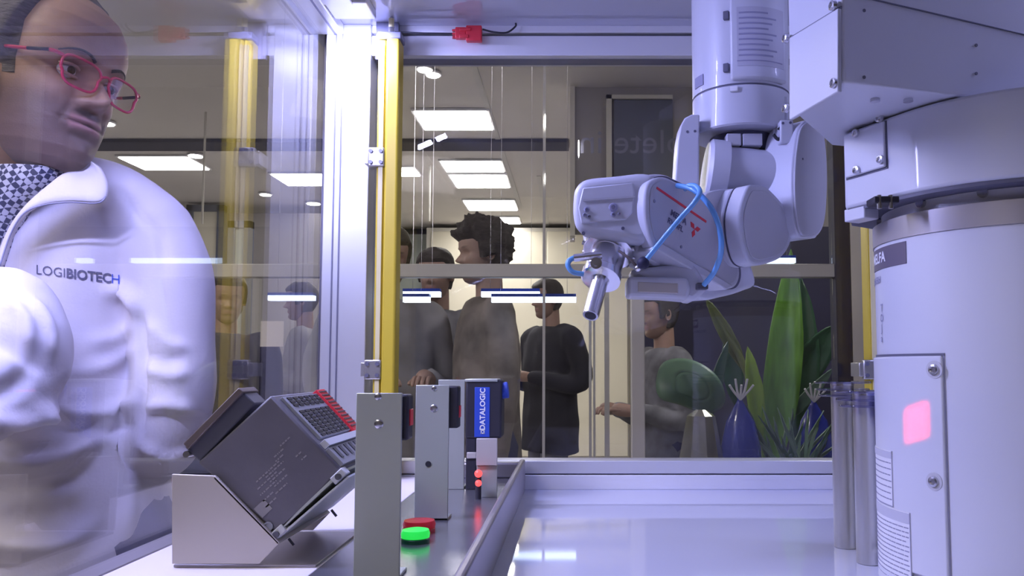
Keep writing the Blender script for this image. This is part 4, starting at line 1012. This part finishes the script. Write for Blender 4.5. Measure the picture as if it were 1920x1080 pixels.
# ================================================================== people
def interp(x, xs, ys): return float(np.interp(x, xs, ys))
HZ = [-.122, -.118, -.108, -.094, -.078, -.060, -.042, -.020, 0, .022, .045, .070, .092, .108, .118, .122]
HF = [.045, .064, .078, .083, .0835, .0850, .0835, .0810, .080, .0900, .0915, .0860, .072, .052, .028, .0]
HB = [.012, .004, -.006, -.020, -.035, -.055, -.073, -.088, -.097, -.102, -.102, -.096, -.082, -.062, -.036, .0]
HW = [.014, .026, .040, .051, .0575, .062, .0655, .0695, .0725, .0745, .0755, .0720, .062, .046, .026, .001]
def sp(v, p): return math.copysign(abs(v)**p, v)
def gs(x, s): return math.exp(-(x/s)**2)
def head_point(th_, z):
    F, B, W_ = interp(z, HZ, HF), interp(z, HZ, HB), interp(z, HZ, HW)
    cx = 0.012 if z < .1 else .006
    cx = min(cx, F-.001) if F > 0 else 0
    c, s_ = math.cos(th_), math.sin(th_)
    x = cx + ((F-cx) if c > 0 else (cx-B))*sp(c, .92); y = W_*sp(s_, .88)
    front = max(0, c)
    if front > 0:
        # nose
        nh = interp(z, [-.039, -.036, -.031, -.025, -.012, .003, .014, .022], [0, .013, .0275, .0335, .0225, .0095, .003, 0])
        nw = interp(z, [-.039, -.030, -.018, .0, .02], [.0130, .0115, .0080, .0065, .008])
        x += nh*gs(y, nw)
        x += .0075*gs(abs(y)-.0130, .0055)*gs(z+.031, .0065)       # nostril wings
        x -= .0035*gs(abs(y)-.007, .003)*gs(z+.0395, .003)
        # eye sockets, brows, cheeks
        x -= .0120*gs(abs(y)-.031, .014)*gs(z-.002, .0125)
        x += .0045*gs(abs(y)-.030, .018)*gs(z-.024, .007)
        x += .0045*gs(abs(y)-.040, .016)*gs(z+.025, .016)
        # nasolabial fold, lips, chin
        x -= .0022*gs(abs(y)-.026-(-.040-z)*.25, .004)*gs(z+.049, .014)
        x += .0055*gs(z+.0535, .0048)*gs(y, .020)
        x += .0055*gs(z+.0640, .0052)*gs(y, .018)
        x -= .0060*gs(z+.0587, .0018)*gs(y, .026)
        x -= .0035*gs(z+.0760, .0060)*gs(y, .020)
        x += .0055*gs(z+.0980, .014)*gs(y, .020)
        x -= .0014*gs(y, .003)*gs(z+.0465, .005)
    return V((x, y, z))
def face_x(y, z):
    c = [head_point(t, z) for t in np.linspace(0, 1.5, 120)]
    return min(c, key=lambda p: abs(p.y-y)).x
def make_head(Mx, skin, beard, hairm, label_hair, body_parts, parent, nt=96, nz=110, hair_off=.012, curly=0, neck=True, glasses=None, hairline=.070, lipc=(0.50, 0.27, 0.27), suit=None, detail=True):
    """Mx: local head (x forward, y left, z up) to world"""
    def surf(off=None, zmin=-.1215, zmax=.1215, jit=0):
        R = []
        for k in range(nz+1):
            t = k/nz; z = zmin+(zmax-zmin)*(0.5-0.5*math.cos(PI*t))
            row = []
            for i in range(nt):
                th_ = 2*PI*i/nt; p = head_point(th_, z)
                if off:
                    d = V((p.x+.0, p.y, p.z*.9)).normalized(); p = p+d*off(p, th_)
                row.append(p)
            R.append(row)
        return R
    R = surf(); vs = [p for r in R for p in r]
    mb = MB(); mb.rings(R)
    for s_ in (-1, 1):                                # ears
        c = V((-.006, s_*.0745, -.008)); er = []
        ax_o = V((-.35, s_*.94, 0)).normalized()
        for (h, rx, rz) in ((-.010, .010, .022), (.004, .015, .029), (.012, .0165, .031), (.013, .0125, .026), (.007, .010, .022), (.003, .006, .014)):
            er.append([c + ax_o*h + V((math.cos(t)*rx - .004*math.sin(t), 0, math.sin(t)*rz*(1.0 if math.sin(t) > 0 else .9))) + V((0, 0, 0)) for t in (2*PI*i/20 for i in range(20))])
        mb.rings(er)
    cols_head = []
    def skincol(p):
        c = V(skin)
        jaw = 0.0
        if p.x > -.03:
            low = 1/(1+math.exp((p.z+.036-.30*max(0, abs(p.y)-.035)*1.0)/.006)); jaw = low
            must = gs(p.z+.0455, .0062)*gs(p.y, .026) if p.x > .07 else 0
            jaw = max(low*.78, must*1.4)
        c = c.lerp(V(beard), min(1, jaw)*.90)
        if p.x > .07:
            l = (gs(p.z+.0540, .0036)+gs(p.z+.0635, .0045))*(1 if abs(p.y) < .021 else gs(abs(p.y)-.021, .004))
            c = c.lerp(V(lipc), min(1, l)*.8)
            c = c.lerp(V((.12, .05, .05)), gs(p.z+.0587, .0013)*(1 if abs(p.y) < .024 else 0)*.7)
            c = c.lerp(V((.25, .10, .09)), gs(abs(p.y)-.007, .0035)*gs(p.z+.0390, .003)*.7)
            c = c.lerp(V((.10, .07, .06)), gs(abs(p.y)-.032-0, .014)*gs(p.z-.0245-.08*0, .0032)*.85)
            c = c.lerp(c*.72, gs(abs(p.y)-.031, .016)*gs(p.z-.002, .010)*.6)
        return c
    inv = Mx.inverted()
    nhead = len(mb.v)
    mb.v = [Mx @ p for p in mb.v]
    if body_parts:
        for fn in body_parts: fn(mb)
    o = mkobj('body', mb.v, mb.f, 'skin', parent, smooth=180)
    ca = o.data.color_attributes.new('col', 'FLOAT_COLOR', 'POINT')
    for i, p in enumerate(mb.v):
        if i >= len(ca.data): break
        q = inv @ p; c = skincol(q) if i < nhead else V(skin)
        ca.data[i].color = (*c, 1)
    # hair
    def hoff(p, th_):
        hl = hairline - .0*p.x
        fr = math.cos(th_)
        edge = (p.z - (hl if fr > .55 else (hl-(.55-fr)*(.22 if p.y < 0 else .06) if fr > .1 else (-.02 if fr > -.25 else -.075))))
        if .0 < fr < .45 and p.z > -.02 and fr < .28: edge = max(edge, .012*(1 if fr > -.1 else 0))
        k = max(0, min(1, edge/(.030 if detail else .014))); k = k*k*(3-2*k)
        n_ = noise.noise(V((p.x*38, p.y*38, p.z*(38 if curly else 14))))
        n2 = noise.noise(V((p.x*95, p.y*95, p.z*95)))
        return -.006 + k*(hair_off+.006 + (curly*n_ if curly else hair_off*.22*n_ + .0015*n2) + (curly*.4*n2))
    Rh = surf(hoff, zmin=-.10)
    mh = MB(); mh.rings(Rh); mh.v = [Mx @ p for p in mh.v]
    h = mkobj('hair', mh.v, mh.f, hairm, parent, smooth=180 if not curly else 60)
    if detail:
        for s_ in (-1, 1):
            c = V((.0665, s_*.031, .002)); ax = [Mx.to_3x3() @ V(q) for q in ((1, 0, 0), (0, 1, 0), (0, 0, 1))]
            e = MB().sph(Mx @ c, .0122, 24, 16).build('eye', 'eye_white', o, smooth=180)
            g = (V((1, -.10, -.10))).normalized()
            MB().lathe(Mx @ (c+g*.0106), Mx.to_3x3() @ g, [(0, .0056), (.0014, .0050), (.0020, .001)], 20).build('iris', 'iris', o, smooth=180)
            bp_ = [Mx @ V((face_x(yy_, zz0)-.0008, s_*yy_, zz0)) for yy_, zz0 in ((.013, .021), (.022, .0255), (.032, .0275), (.042, .0255), (.051, .0200))]
            MB().tube(bp_, lambda t: .0028*(1-.6*t), 8).build('eyebrow', 'hair', o, smooth=180)
            # eyelids
            for zz_, rr in ((.0060, .0125), (-.0075, .0118)):
                pts = [c+V((math.cos(t)*rr*.97, math.sin(t)*rr*1.15, zz_*math.cos(t)**.5 if math.cos(t) > 0 else 0)) for t in np.linspace(-1.25, 1.25, 13)]
                MB().tube([Mx @ p for p in pts], .0022, 8).build('eyelid', 'lid_'+('a' if skin[0] > .3 else 'a'), o, smooth=180)
    if glasses:
        gx = .0985; gl = V((0, 0, 0))
        def rrect(cy, n=48):
            out = []
            for i in range(n):
                t = 2*PI*i/n; yy = .0265*sp(math.cos(t), .62); z_ = .0185*sp(math.sin(t), .62)
                wv = 1.0 if z_ > 0 else .88
                out.append(V((gx-abs(cy+yy*wv)*.12, cy+yy*wv, z_-.004)))
            return out
        g_ = thing_child = None
        gp = bpy.data.objects.new('glasses', None)
        fr = MB()
        for s_ in (-1, 1):
            ring = [Mx @ p for p in rrect(s_*.0330)]
            fr.tube(ring+[ring[0], ring[1]], .0019, 8, smooth=False)
        fr.tube([Mx @ p for p in (V((gx-.001, -.008, .003)), V((gx+.003, 0, .006)), V((gx-.001, .008, .003)))], .0019, 8)
        for s_ in (-1, 1):
            fr.tube([Mx @ p for p in (V((gx-.008, s_*.058, .009)), V((gx-.012, s_*.066, .010)), V((gx-.018, s_*.0705, .010)))], .0026, 8)
        gf = fr.build('glasses', glasses, parent, smooth=180)
        for s_ in (-1, 1):
            MB().tube([Mx @ p for p in (V((gx-.016, s_*.0710, .010)), V((gx-.045, s_*.0745, .009)))], .0024, 8).build('temple_arm', 'black_plastic', gf, smooth=180)
            MB().tube([Mx @ p for p in (V((gx-.045, s_*.0745, .009)), V((.010, s_*.0800, .009)), V((-.012, s_*.0815, .006)), V((-.022, s_*.0800, -.014)))], .0024, 8).build('temple_tip', glasses, gf, smooth=180)
            ring = rrect(s_*.0330); c = sum(ring, V())/len(ring)
            MB().rings([[Mx @ (c+(p-c)*.96+V((.0004, 0, 0))) for p in ring], [Mx @ (c+(p-c)*.96-V((.0004, 0, 0))) for p in ring]]).build('lens', 'lens_glass', gf)
    return o
mat('lid_a', (0.50, 0.33, 0.28), 0.5, var=.05)
def head_matrix(loc, fwd, roll=0.0, scale=1.0):
    f = V(fwd).normalized(); l = V((0, 0, 1)).cross(f).normalized(); u = f.cross(l).normalized()
    if roll: q = Matrix.Rotation(roll, 3, f); l = q @ l; u = q @ u
    M = Matrix([[f[i]*scale, l[i]*scale, u[i]*scale, loc[i]] for i in range(3)] + [[0, 0, 0, 1]]); return M
def ering(c, a, b, n=28, pw=1.0):
    c, a, b = V(c), V(a), V(b); return [c + a*sp(math.cos(2*PI*i/n), pw) + b*sp(math.sin(2*PI*i/n), pw) for i in range(n)]
def limb(mb, pts, rads, n=20):
    """tapering tube with rounded ends through joints"""
    P_ = [V(p) for p in pts]; Pc = catmull(P_, 6); m_ = len(Pc); R = []; u = None
    for i, p in enumerate(Pc):
        t = (Pc[min(i+1, m_-1)]-Pc[max(i-1, 0)]).normalized()
        if u is None: u = frame(t)[0]
        u = (u-t*u.dot(t)).normalized(); v = t.cross(u); r = float(np.interp(i/(m_-1)*(len(P_)-1), range(len(rads)), rads))
        if i == 0:
            for q in (.25, .7): R.append([p - t*r*math.sqrt(1-q*q) + (u*math.cos(2*PI*k/n)+v*math.sin(2*PI*k/n))*r*q for k in range(n)])
        R.append([p + (u*math.cos(2*PI*k/n)+v*math.sin(2*PI*k/n))*r for k in range(n)])
        if i == m_-1:
            for q in (.7, .25): R.append([p + t*r*math.sqrt(1-q*q) + (u*math.cos(2*PI*k/n)+v*math.sin(2*PI*k/n))*r*q for k in range(n)])
    mb.rings(R)
def hand(mb, wrist, d, palm, s_=1.0, side=1):
    """simple five-finger relaxed hand: d direction of fingers, palm normal"""
    wrist, d, palm = V(wrist), V(d).normalized(), V(palm).normalized(); x = d.cross(palm).normalized()*side
    limb(mb, [wrist-d*.02, wrist+d*.04*s_, wrist+d*.085*s_], [.026*s_, .034*s_, .034*s_], 14)
    for k, (off, ln) in enumerate(((-.027, .070), (-.009, .080), (.009, .074), (.026, .058))):
        b = wrist+d*.09*s_+x*off*s_
        limb(mb, [b-d*.02*s_, b+d*ln*.4*s_+palm*.004, b+d*ln*.75*s_+palm*.018*s_, b+d*ln*.9*s_+palm*.034*s_], [.0095*s_, .0090*s_, .0082*s_, .0070*s_], 10)
    b = wrist+d*.03*s_-x*.026*s_
    limb(mb, [b, b+d*.03*s_-x*.022*s_+palm*.01, b+d*.055*s_-x*.030*s_+palm*.02], [.012*s_, .011*s_, .009*s_], 10)
# ---------------------------------------------------------------- the man in white
YH = 1.10
man = thing('person', (-.80, 1.16, 0), 'person in white jacket lettered LOGIBIOTECH and red glasses, looking towards the robot', 'person')
HM = head_matrix(P(84, 150, YH), (1, -.26, -.13), roll=math.radians(-5), scale=1.07)
hz0 = HM @ V((0, 0, -.1))
def man_neck(mb):
    limb(mb, [HM @ V((-.020, 0, -.045)), P(10, 330, 1.16), P(-10, 420, 1.18)], [.052, .058, .075], 28)
    limb(mb, [P(-30, 450, 1.2), P(-20, 700, 1.2), P(-20, 1050, 1.2)], [.10, .11, .11], 24)     # torso under the clothes
    w_ = V((-.92, .80, .98)); limb(mb, [P(-255, 470, 1.12), P(-60, 660, .98), P(-215, 880, .80)], [.03, .036, .026], 16)
    hand(mb, P(-235, 905, .77), (-.2, -1, -.05), (0.1, 0, -1), 1.0)
    limb(mb, [P(285, 450, 1.20), P(315, 620, 1.19), P(305, 780, 1.19), P(235, 835, 1.38)], [.030, .030, .030, .026], 16)
    hand(mb, P(225, 830, 1.41), (-.9, .5, -.1), (0, -1, -.2), 1.0, -1)
    for x in (-.90, -.70): limb(mb, [(x, 1.2, .9), (x, 1.19, .5), (x-.01, 1.22, .09), (x-.01, 1.12, .045)], [.07, .052, .036, .035], 16)
make_head(HM, (.50, .315, .235), (.045, .038, .045), 'hair_greying', '', [man_neck], man, nt=140, nz=170, hair_off=.014, glasses='glasses_red', hairline=.098)
# jacket
mb = MB()
def ring_px(py, x0, x1, Y, depth, tilt=0):
    a = P(x0, py, Y); b = P(x1, py, Y); return ering((a+b)/2, (b-a)/2, (0, depth, tilt), 36, .86)
R = [ring_px(y, x0, x1, Y, d) for y, x0, x1, Y, d in ((1120, -330, 312, 1.20, .165), (1000, -330, 306, 1.20, .160), (900, -320, 300, 1.20, .152), (800, -305, 282, 1.20, .145), (700, -295, 272, 1.20, .140), (600, -300, 270, 1.20, .135), (520, -305, 280, 1.20, .128), (450, -290, 300, 1.195, .112), (400, -255, 285, 1.19, .092), (360, -180, 230, 1.185, .075), (330, -110, 165, 1.18, .06))]
mb.rings(R)
limb(mb, [P(275, 425, 1.19), P(318, 520, 1.19), P(327, 640, 1.18), P(322, 760, 1.17), P(298, 830, 1.19), P(235, 850, 1.30)], [.062, .062, .057, .056, .055, .046], 28)
limb(mb, [P(120, 345, 1.17), P(210, 372, 1.18), P(275, 425, 1.19)], [.045, .053, .060], 24)
limb(mb, [P(-130, 350, 1.17), P(-230, 390, 1.17), P(-270, 440, 1.17)], [.045, .055, .062], 24)
# near arm: shoulder, elbow low, forearm towards the viewer
limb(mb, [P(-255, 470, 1.10), P(-120, 590, 1.02), P(-10, 640, .98), P(-10, 700, .96), P(-120, 780, .86), P(-215, 880, .80)], [.070, .080, .082, .070, .056, .042], 30)
limb(mb, [P(-60, 585, .97), P(20, 590, 1.0), P(60, 660, 1.02)], [.056, .056, .045], 26)
# cloth folds: ridges and valleys pressed along the surface
folds_ = []
def fold(pts, amp, sig): folds_.append((pts, amp, sig))
fold([(-40, 795), (30, 792), (90, 765), (150, 730)], .010, .012)
fold([(-60, 850), (20, 866), (90, 868), (150, 840), (215, 790)], .016, .016)
fold([(-60, 905), (30, 920), (110, 905), (165, 880)], -.008, .014)
fold([(-60, 1005), (30, 1022), (110, 1020), (165, 985)], .014, .017)
fold([(10, 960), (90, 965), (140, 950)], -.009, .018)
fold([(55, 765), (110, 772), (190, 775), (258, 752)], .011, .012)
fold([(90, 800), (190, 812), (250, 795)], -.007, .010)
fold([(198, 790), (232, 860), (238, 940), (232, 1010)], .008, .018)
fold([(120, 700), (190, 690), (255, 655)], .005, .012)
fold([(170, 640), (210, 636), (250, 610)], .004, .012)
fold([(200, 545), (240, 552), (262, 590)], .010, .014)
fold([(262, 560), (266, 640), (266, 740), (262, 830)], -.007, .007)
fold([(275, 600), (310, 640), (352, 655)], .004, .010)
fold([(275, 690), (315, 706), (350, 700)], .005, .010)
fold([(270, 765), (315, 760), (362, 772)], .006, .010)
fold([(262, 832), (310, 858), (362, 842)], .006, .010)
fold([(270, 660), (300, 675), (340, 672)], -.004, .009)
fold([(10, 560), (45, 600), (55, 660)], .006, .010)
fold([(55, 555), (90, 610), (95, 680)], .005, .010)
fold([(-20, 640), (30, 660), (90, 700)], -.004, .012)
fold([(230, 350), (262, 400), (300, 440), (312, 520)], -.004, .008)
fold([(60, 700), (20, 730), (-40, 745)], -.009, .014)
jk = remesh('jacket', mb, 'coat', man, voxel=.0065, smooth_it=12, folds=.0018, fscale=10, fdir=(1.0, 1.0, .6), seed=3)
base = WLOC[jk.name]
def sculpt(o, base, folds):
    me = o.data; vc = [v.co.copy() for v in me.vertices]; nn = [v.normal.copy() for v in me.vertices]
    tree = BVHTree.FromPolygons(vc, [tuple(p.vertices) for p in me.polygons])
    A = np.array([tuple(v) for v in vc]); tot = np.zeros(len(vc))
    for pts, amp, sig in folds:
        path = catmull([V((x, y, 0)) for x, y in pts], 6); hits = []
        for q in path:
            h = tree.ray_cast(EYE-base, ray(q.x, q.y).normalized()); hits.append(h[0])
        n_ = len(path); best = np.zeros(len(vc))
        for k in range(n_-1):
            if hits[k] is None or hits[k+1] is None: continue
            a, b = np.array(hits[k]), np.array(hits[k+1]); d = b-a; L2_ = max(d@d, 1e-9)
            if L2_ > .006: continue
            t = np.clip((A-a)@d/L2_, 0, 1); ds = np.linalg.norm(A-(a+t[:, None]*d), axis=1)
            u_ = (k+t)/(n_-1); env = np.minimum(1, np.minimum(u_, 1-u_)*4+.08)
            best = np.maximum(best, np.exp(-(ds/(sig*.85))**2)*env)
        tot += amp*1.5*best
    for i, v in enumerate(me.vertices): v.co = vc[i]+nn[i]*float(tot[i])
sculpt(jk, base, folds_)
# stand-up collar
def Pn(x, y, Y): return P(x, y, Y)
cl0 = [Pn(185, 312, 1.085), Pn(200, 345, 1.085), Pn(190, 378, 1.07), Pn(130, 378, 1.05), Pn(80, 384, 1.04), Pn(45, 400, 1.035), Pn(20, 440, 1.035), Pn(0, 500, 1.03)]
cl1 = [Pn(168, 300, 1.09), Pn(165, 310, 1.09), Pn(150, 318, 1.08), Pn(118, 322, 1.065), Pn(88, 345, 1.055), Pn(45, 385, 1.045), Pn(12, 432, 1.045), Pn(-15, 500, 1.04)]
a = catmull(cl0, 5); b = catmull(cl1, 5); R = []
for p, q in zip(a, b):
    mid = (p+q)/2+V((0, -.003, 0)); R.append([p, mid, q, q+V((0, .006, 0)), mid+V((0, .010, 0)), p+V((0, .010, 0))])
MB().rings(R).build('collar', 'coat', man, smooth=180, sub=1)
MB().tube([p+V((0, -.001, -.001)) for p in a[8:]], .0011, 6, smooth=False).build('zip_piping', 'ink_light', man, smooth=180)
# checked shirt in the opening
sh = MB()
R = []
for p0, p1 in (((-40, 520), (10, 520)), ((-50, 450), (25, 440)), ((-55, 400), (52, 392)), ((-50, 350), (98, 350)), ((-30, 320), (120, 318))):
    A_ = P(*p0, 1.09); B_ = P(*p1, 1.085); c = (A_+B_)/2; R.append([c+(B_-A_)/2*math.cos(t)+V((0, -.035*math.sin(t), 0)) for t in np.linspace(0, 2*PI, 24, endpoint=False)])
sh.rings(R); sh.build('shirt', 'check_shirt', man, smooth=180)
# trousers
tr = MB()
for x in (-.91, -.69): limb(tr, [(x, 1.2, .95), (x, 1.19, .5), (x-.01, 1.22, .10)], [.105, .08, .065], 20)
tr.build('trousers', 'cloth_navy', man, smooth=180)
for x in (-.91, -.69): MB().sph((x-.01, 1.15, .05), .05, 20, 12, (1, 2.6, 1)).build('shoe', 'black_plastic', man)
# lettering on the chest, laid on the cloth
jme = jk.data; base = WLOC[jk.name]
bvh = BVHTree.FromPolygons([v.co.copy() for v in jme.vertices], [tuple(p.vertices) for p in jme.polygons])
def chest_map(px0, py0, px1, py1, W_):
    def f(x, y):
        t = x/W_+.5; px = px0+(px1-px0)*t; py = py0+(py1-py0)*t; ln = math.hypot(px1-px0, py1-py0)
        s_ = ln/W_; px += -y*s_*(-(py1-py0)/ln)*0; py -= y*s_
        d = ray(px, py).normalized(); h = bvh.ray_cast(EYE-base, d)
        if h[0] is None: return P(px, py, 1.06)
        return h[0]+base - d*.0012
    return f
vs_, _f = textmesh('LOGIBIOTECH', .1, .001); Wt = max(v.x for v in vs_)-min(v.x for v in vs_); mn = min(v.x for v in vs_)
def wtxt(s, bold): 
    v, _ = textmesh(s, .1, bold); return max(q.x for q in v)-min(q.x for q in v)
wa, wb, wc = wtxt('LOGI', 0)+.012, wtxt('BIOTEC', .003)+.010, wtxt('H', 0)
tot = wa+wb+wc; X0, X1, Y0_, Y1_ = 67, 224, 506, 525
def seg(name, s, a, b, m, bold):
    f0, f1 = a/tot, b/tot
    text_on(name, s, .1, m, jk, chest_map(X0+(X1-X0)*f0, Y0_+(Y1_-Y0_)*f0, X0+(X1-X0)*f1, Y0_+(Y1_-Y0_)*f1, b-a), bold)
seg('lettering', 'LOGI', 0, wa, 'ink', 0); seg('lettering', 'BIOTEC', wa, wa+wb, 'ink', .003); seg('lettering', 'H', wa+wb, tot, 'blue_label', 0)
# ---------------------------------------------------------------- visitors in the room behind
def visitor(px, pytop, Y, fwd, label, jacket, trousers, hairm='hair', hair_off=.012, curly=0, skin=(.42, .27, .22), H=None, sw=1.0, lean=0, arms='down', head_s=1.0, coat_len=.5, glasses=None, hairline=.066):
    top = P(px, pytop, Y); s_ = (top.z)/1.76; s_ = max(.9, min(1.12, s_))
    f = V(fwd); f.z = 0; f.normalize(); l = V((0, 0, 1)).cross(f)
    hs = .98*head_s; hc = V((top.x, Y, top.z-.122*hs-.006))
    t = thing('person', (hc.x, Y, 0), label, 'person')
    M = head_matrix(hc, fwd, 0, hs)
    sh_z = hc.z-.245; hip_z = .50*top.z; x0 = V((hc.x, Y, 0))-f*.02
    def at(fw, lf, z): return x0+f*fw+l*lf+V((0, 0, z))
    hand_z = .43*top.z
    arm = {'down': lambda k: [at(0, k*.185*sw, sh_z+.0), at(-.01, k*.225*sw, sh_z-.27), at(.03, k*.225*sw, hand_z+.06)],
           'bent': lambda k: [at(0, k*.185*sw, sh_z+.0), at(-.02, k*.24*sw, sh_z-.27), at(.20, k*.12*sw, sh_z-.24)]}[arms]
    def body(mb):
        limb(mb, [M @ V((-.02, 0, -.05)), at(-.01, 0, sh_z+.07), at(0, 0, sh_z-.02)], [.052, .054, .07], 18)
        limb(mb, [at(0, 0, sh_z-.05), at(0, 0, hip_z)], [.10, .11], 18)
        for k in (-1, 1):
            A = arm(k); limb(mb, A, [.036, .032, .024], 12); d = (A[2]-A[1]).normalized(); hand(mb, A[2]+d*.02, d, -l*k if arms == 'down' else V((0, 0, -1)), .95, k)
            limb(mb, [at(0, k*.09, hip_z), at(.02, k*.09, hip_z*.52), at(-.01, k*.09, .09), at(.10, k*.09, .045)], [.07, .05, .034, .034], 14)
    make_head(M, skin, (skin[0]*.6, skin[1]*.6, skin[2]*.6), hairm, '', [body], t, nt=56, nz=60, hair_off=hair_off, curly=curly, detail=False, glasses=glasses, hairline=hairline)
    mb = MB()
    R = [ering(at(0, 0, z), l*w_*sw, f*d_, 26, .9) for z, w_, d_ in ((hip_z-coat_len*.22, .185, .135), (hip_z, .180, .130), (sh_z-.32, .170, .120), (sh_z-.15, .190, .125), (sh_z-.03, .195, .105), (sh_z+.04, .14, .085), (sh_z+.075, .07, .065))]
    mb.rings(R)
    for k in (-1, 1): A = arm(k); limb(mb, [at(0, k*.10, sh_z+.02)]+A, [.05, .066, .056, .045], 16)
    remesh('jacket', mb, jacket, t, voxel=.018, smooth_it=4, folds=.006, fscale=7, seed=px)
    mb = MB()
    for k in (-1, 1): limb(mb, [at(0, k*.085, hip_z+.02), at(.02, k*.09, hip_z*.52), at(-.01, k*.09, .08)], [.098, .075, .062], 16)
    limb(mb, [at(0, -.06, hip_z+.03), at(0, .06, hip_z+.03)], [.10, .10], 16)
    mb.build('trousers', trousers, t, smooth=180)
    for k in (-1, 1): MB().sph(at(.05, k*.09, .045), .045, 16, 10, (1, 1, 1), ax=[f*2.6, l*1.0, V((0, 0, 1))]).build('shoe', 'black_plastic', t)
    return t
visitor(1026, 524, 5.0, (-1, -.55, -.12), 'person with short dark hair in a black jacket, side view, looking left', 'cloth_black', 'cloth_grey', hair_off=.014, arms='bent', sw=1.5, coat_len=.9)
visitor(905, 416, 3.1, (-1, -.45, -.1), 'person with big curly hair in a brown-grey jacket behind the horizontal rail', 'cloth_brown', 'cloth_navy', hair_off=.030, curly=.028, sw=.78, skin=(.40, .27, .22), hairline=.05)
visitor(818, 466, 3.78, (-.2, -1, -.12), 'person with short brown hair in a grey jacket, right of the yellow column', 'cloth_grey', 'cloth_black', hair_off=.014, sw=1.0, arms='bent', hairline=.055)
visitor(728, 424, 3.15, (.5, -1, -.2), 'person with dark hair mostly hidden behind the yellow column', 'cloth_pale', 'cloth_navy', hair_off=.016, sw=1.05, arms='bent', hairline=.05)
visitor(565, 530, 5.2, (-1, -.3, -.1), 'dark haired person in profile, seen beside the corner post', 'cloth_pale', 'cloth_black', hair_off=.016, sw=1.0, arms='bent')  # solid figure modelled in place of a head reflected in the glass
visitor(428, 512, 3.9, (.6, -1, -.2), 'brown haired person in a navy jacket, right of the white sleeve', 'cloth_navy', 'cloth_black', hair_off=.016, sw=1.0)
visitor(1235, 545, 4.1, (-1, -.4, -.1), 'person in a grey striped top behind the cream upright and the robot wrist', 'cloth_grey', 'cloth_navy', hair_off=.014, sw=1.0, arms='bent')
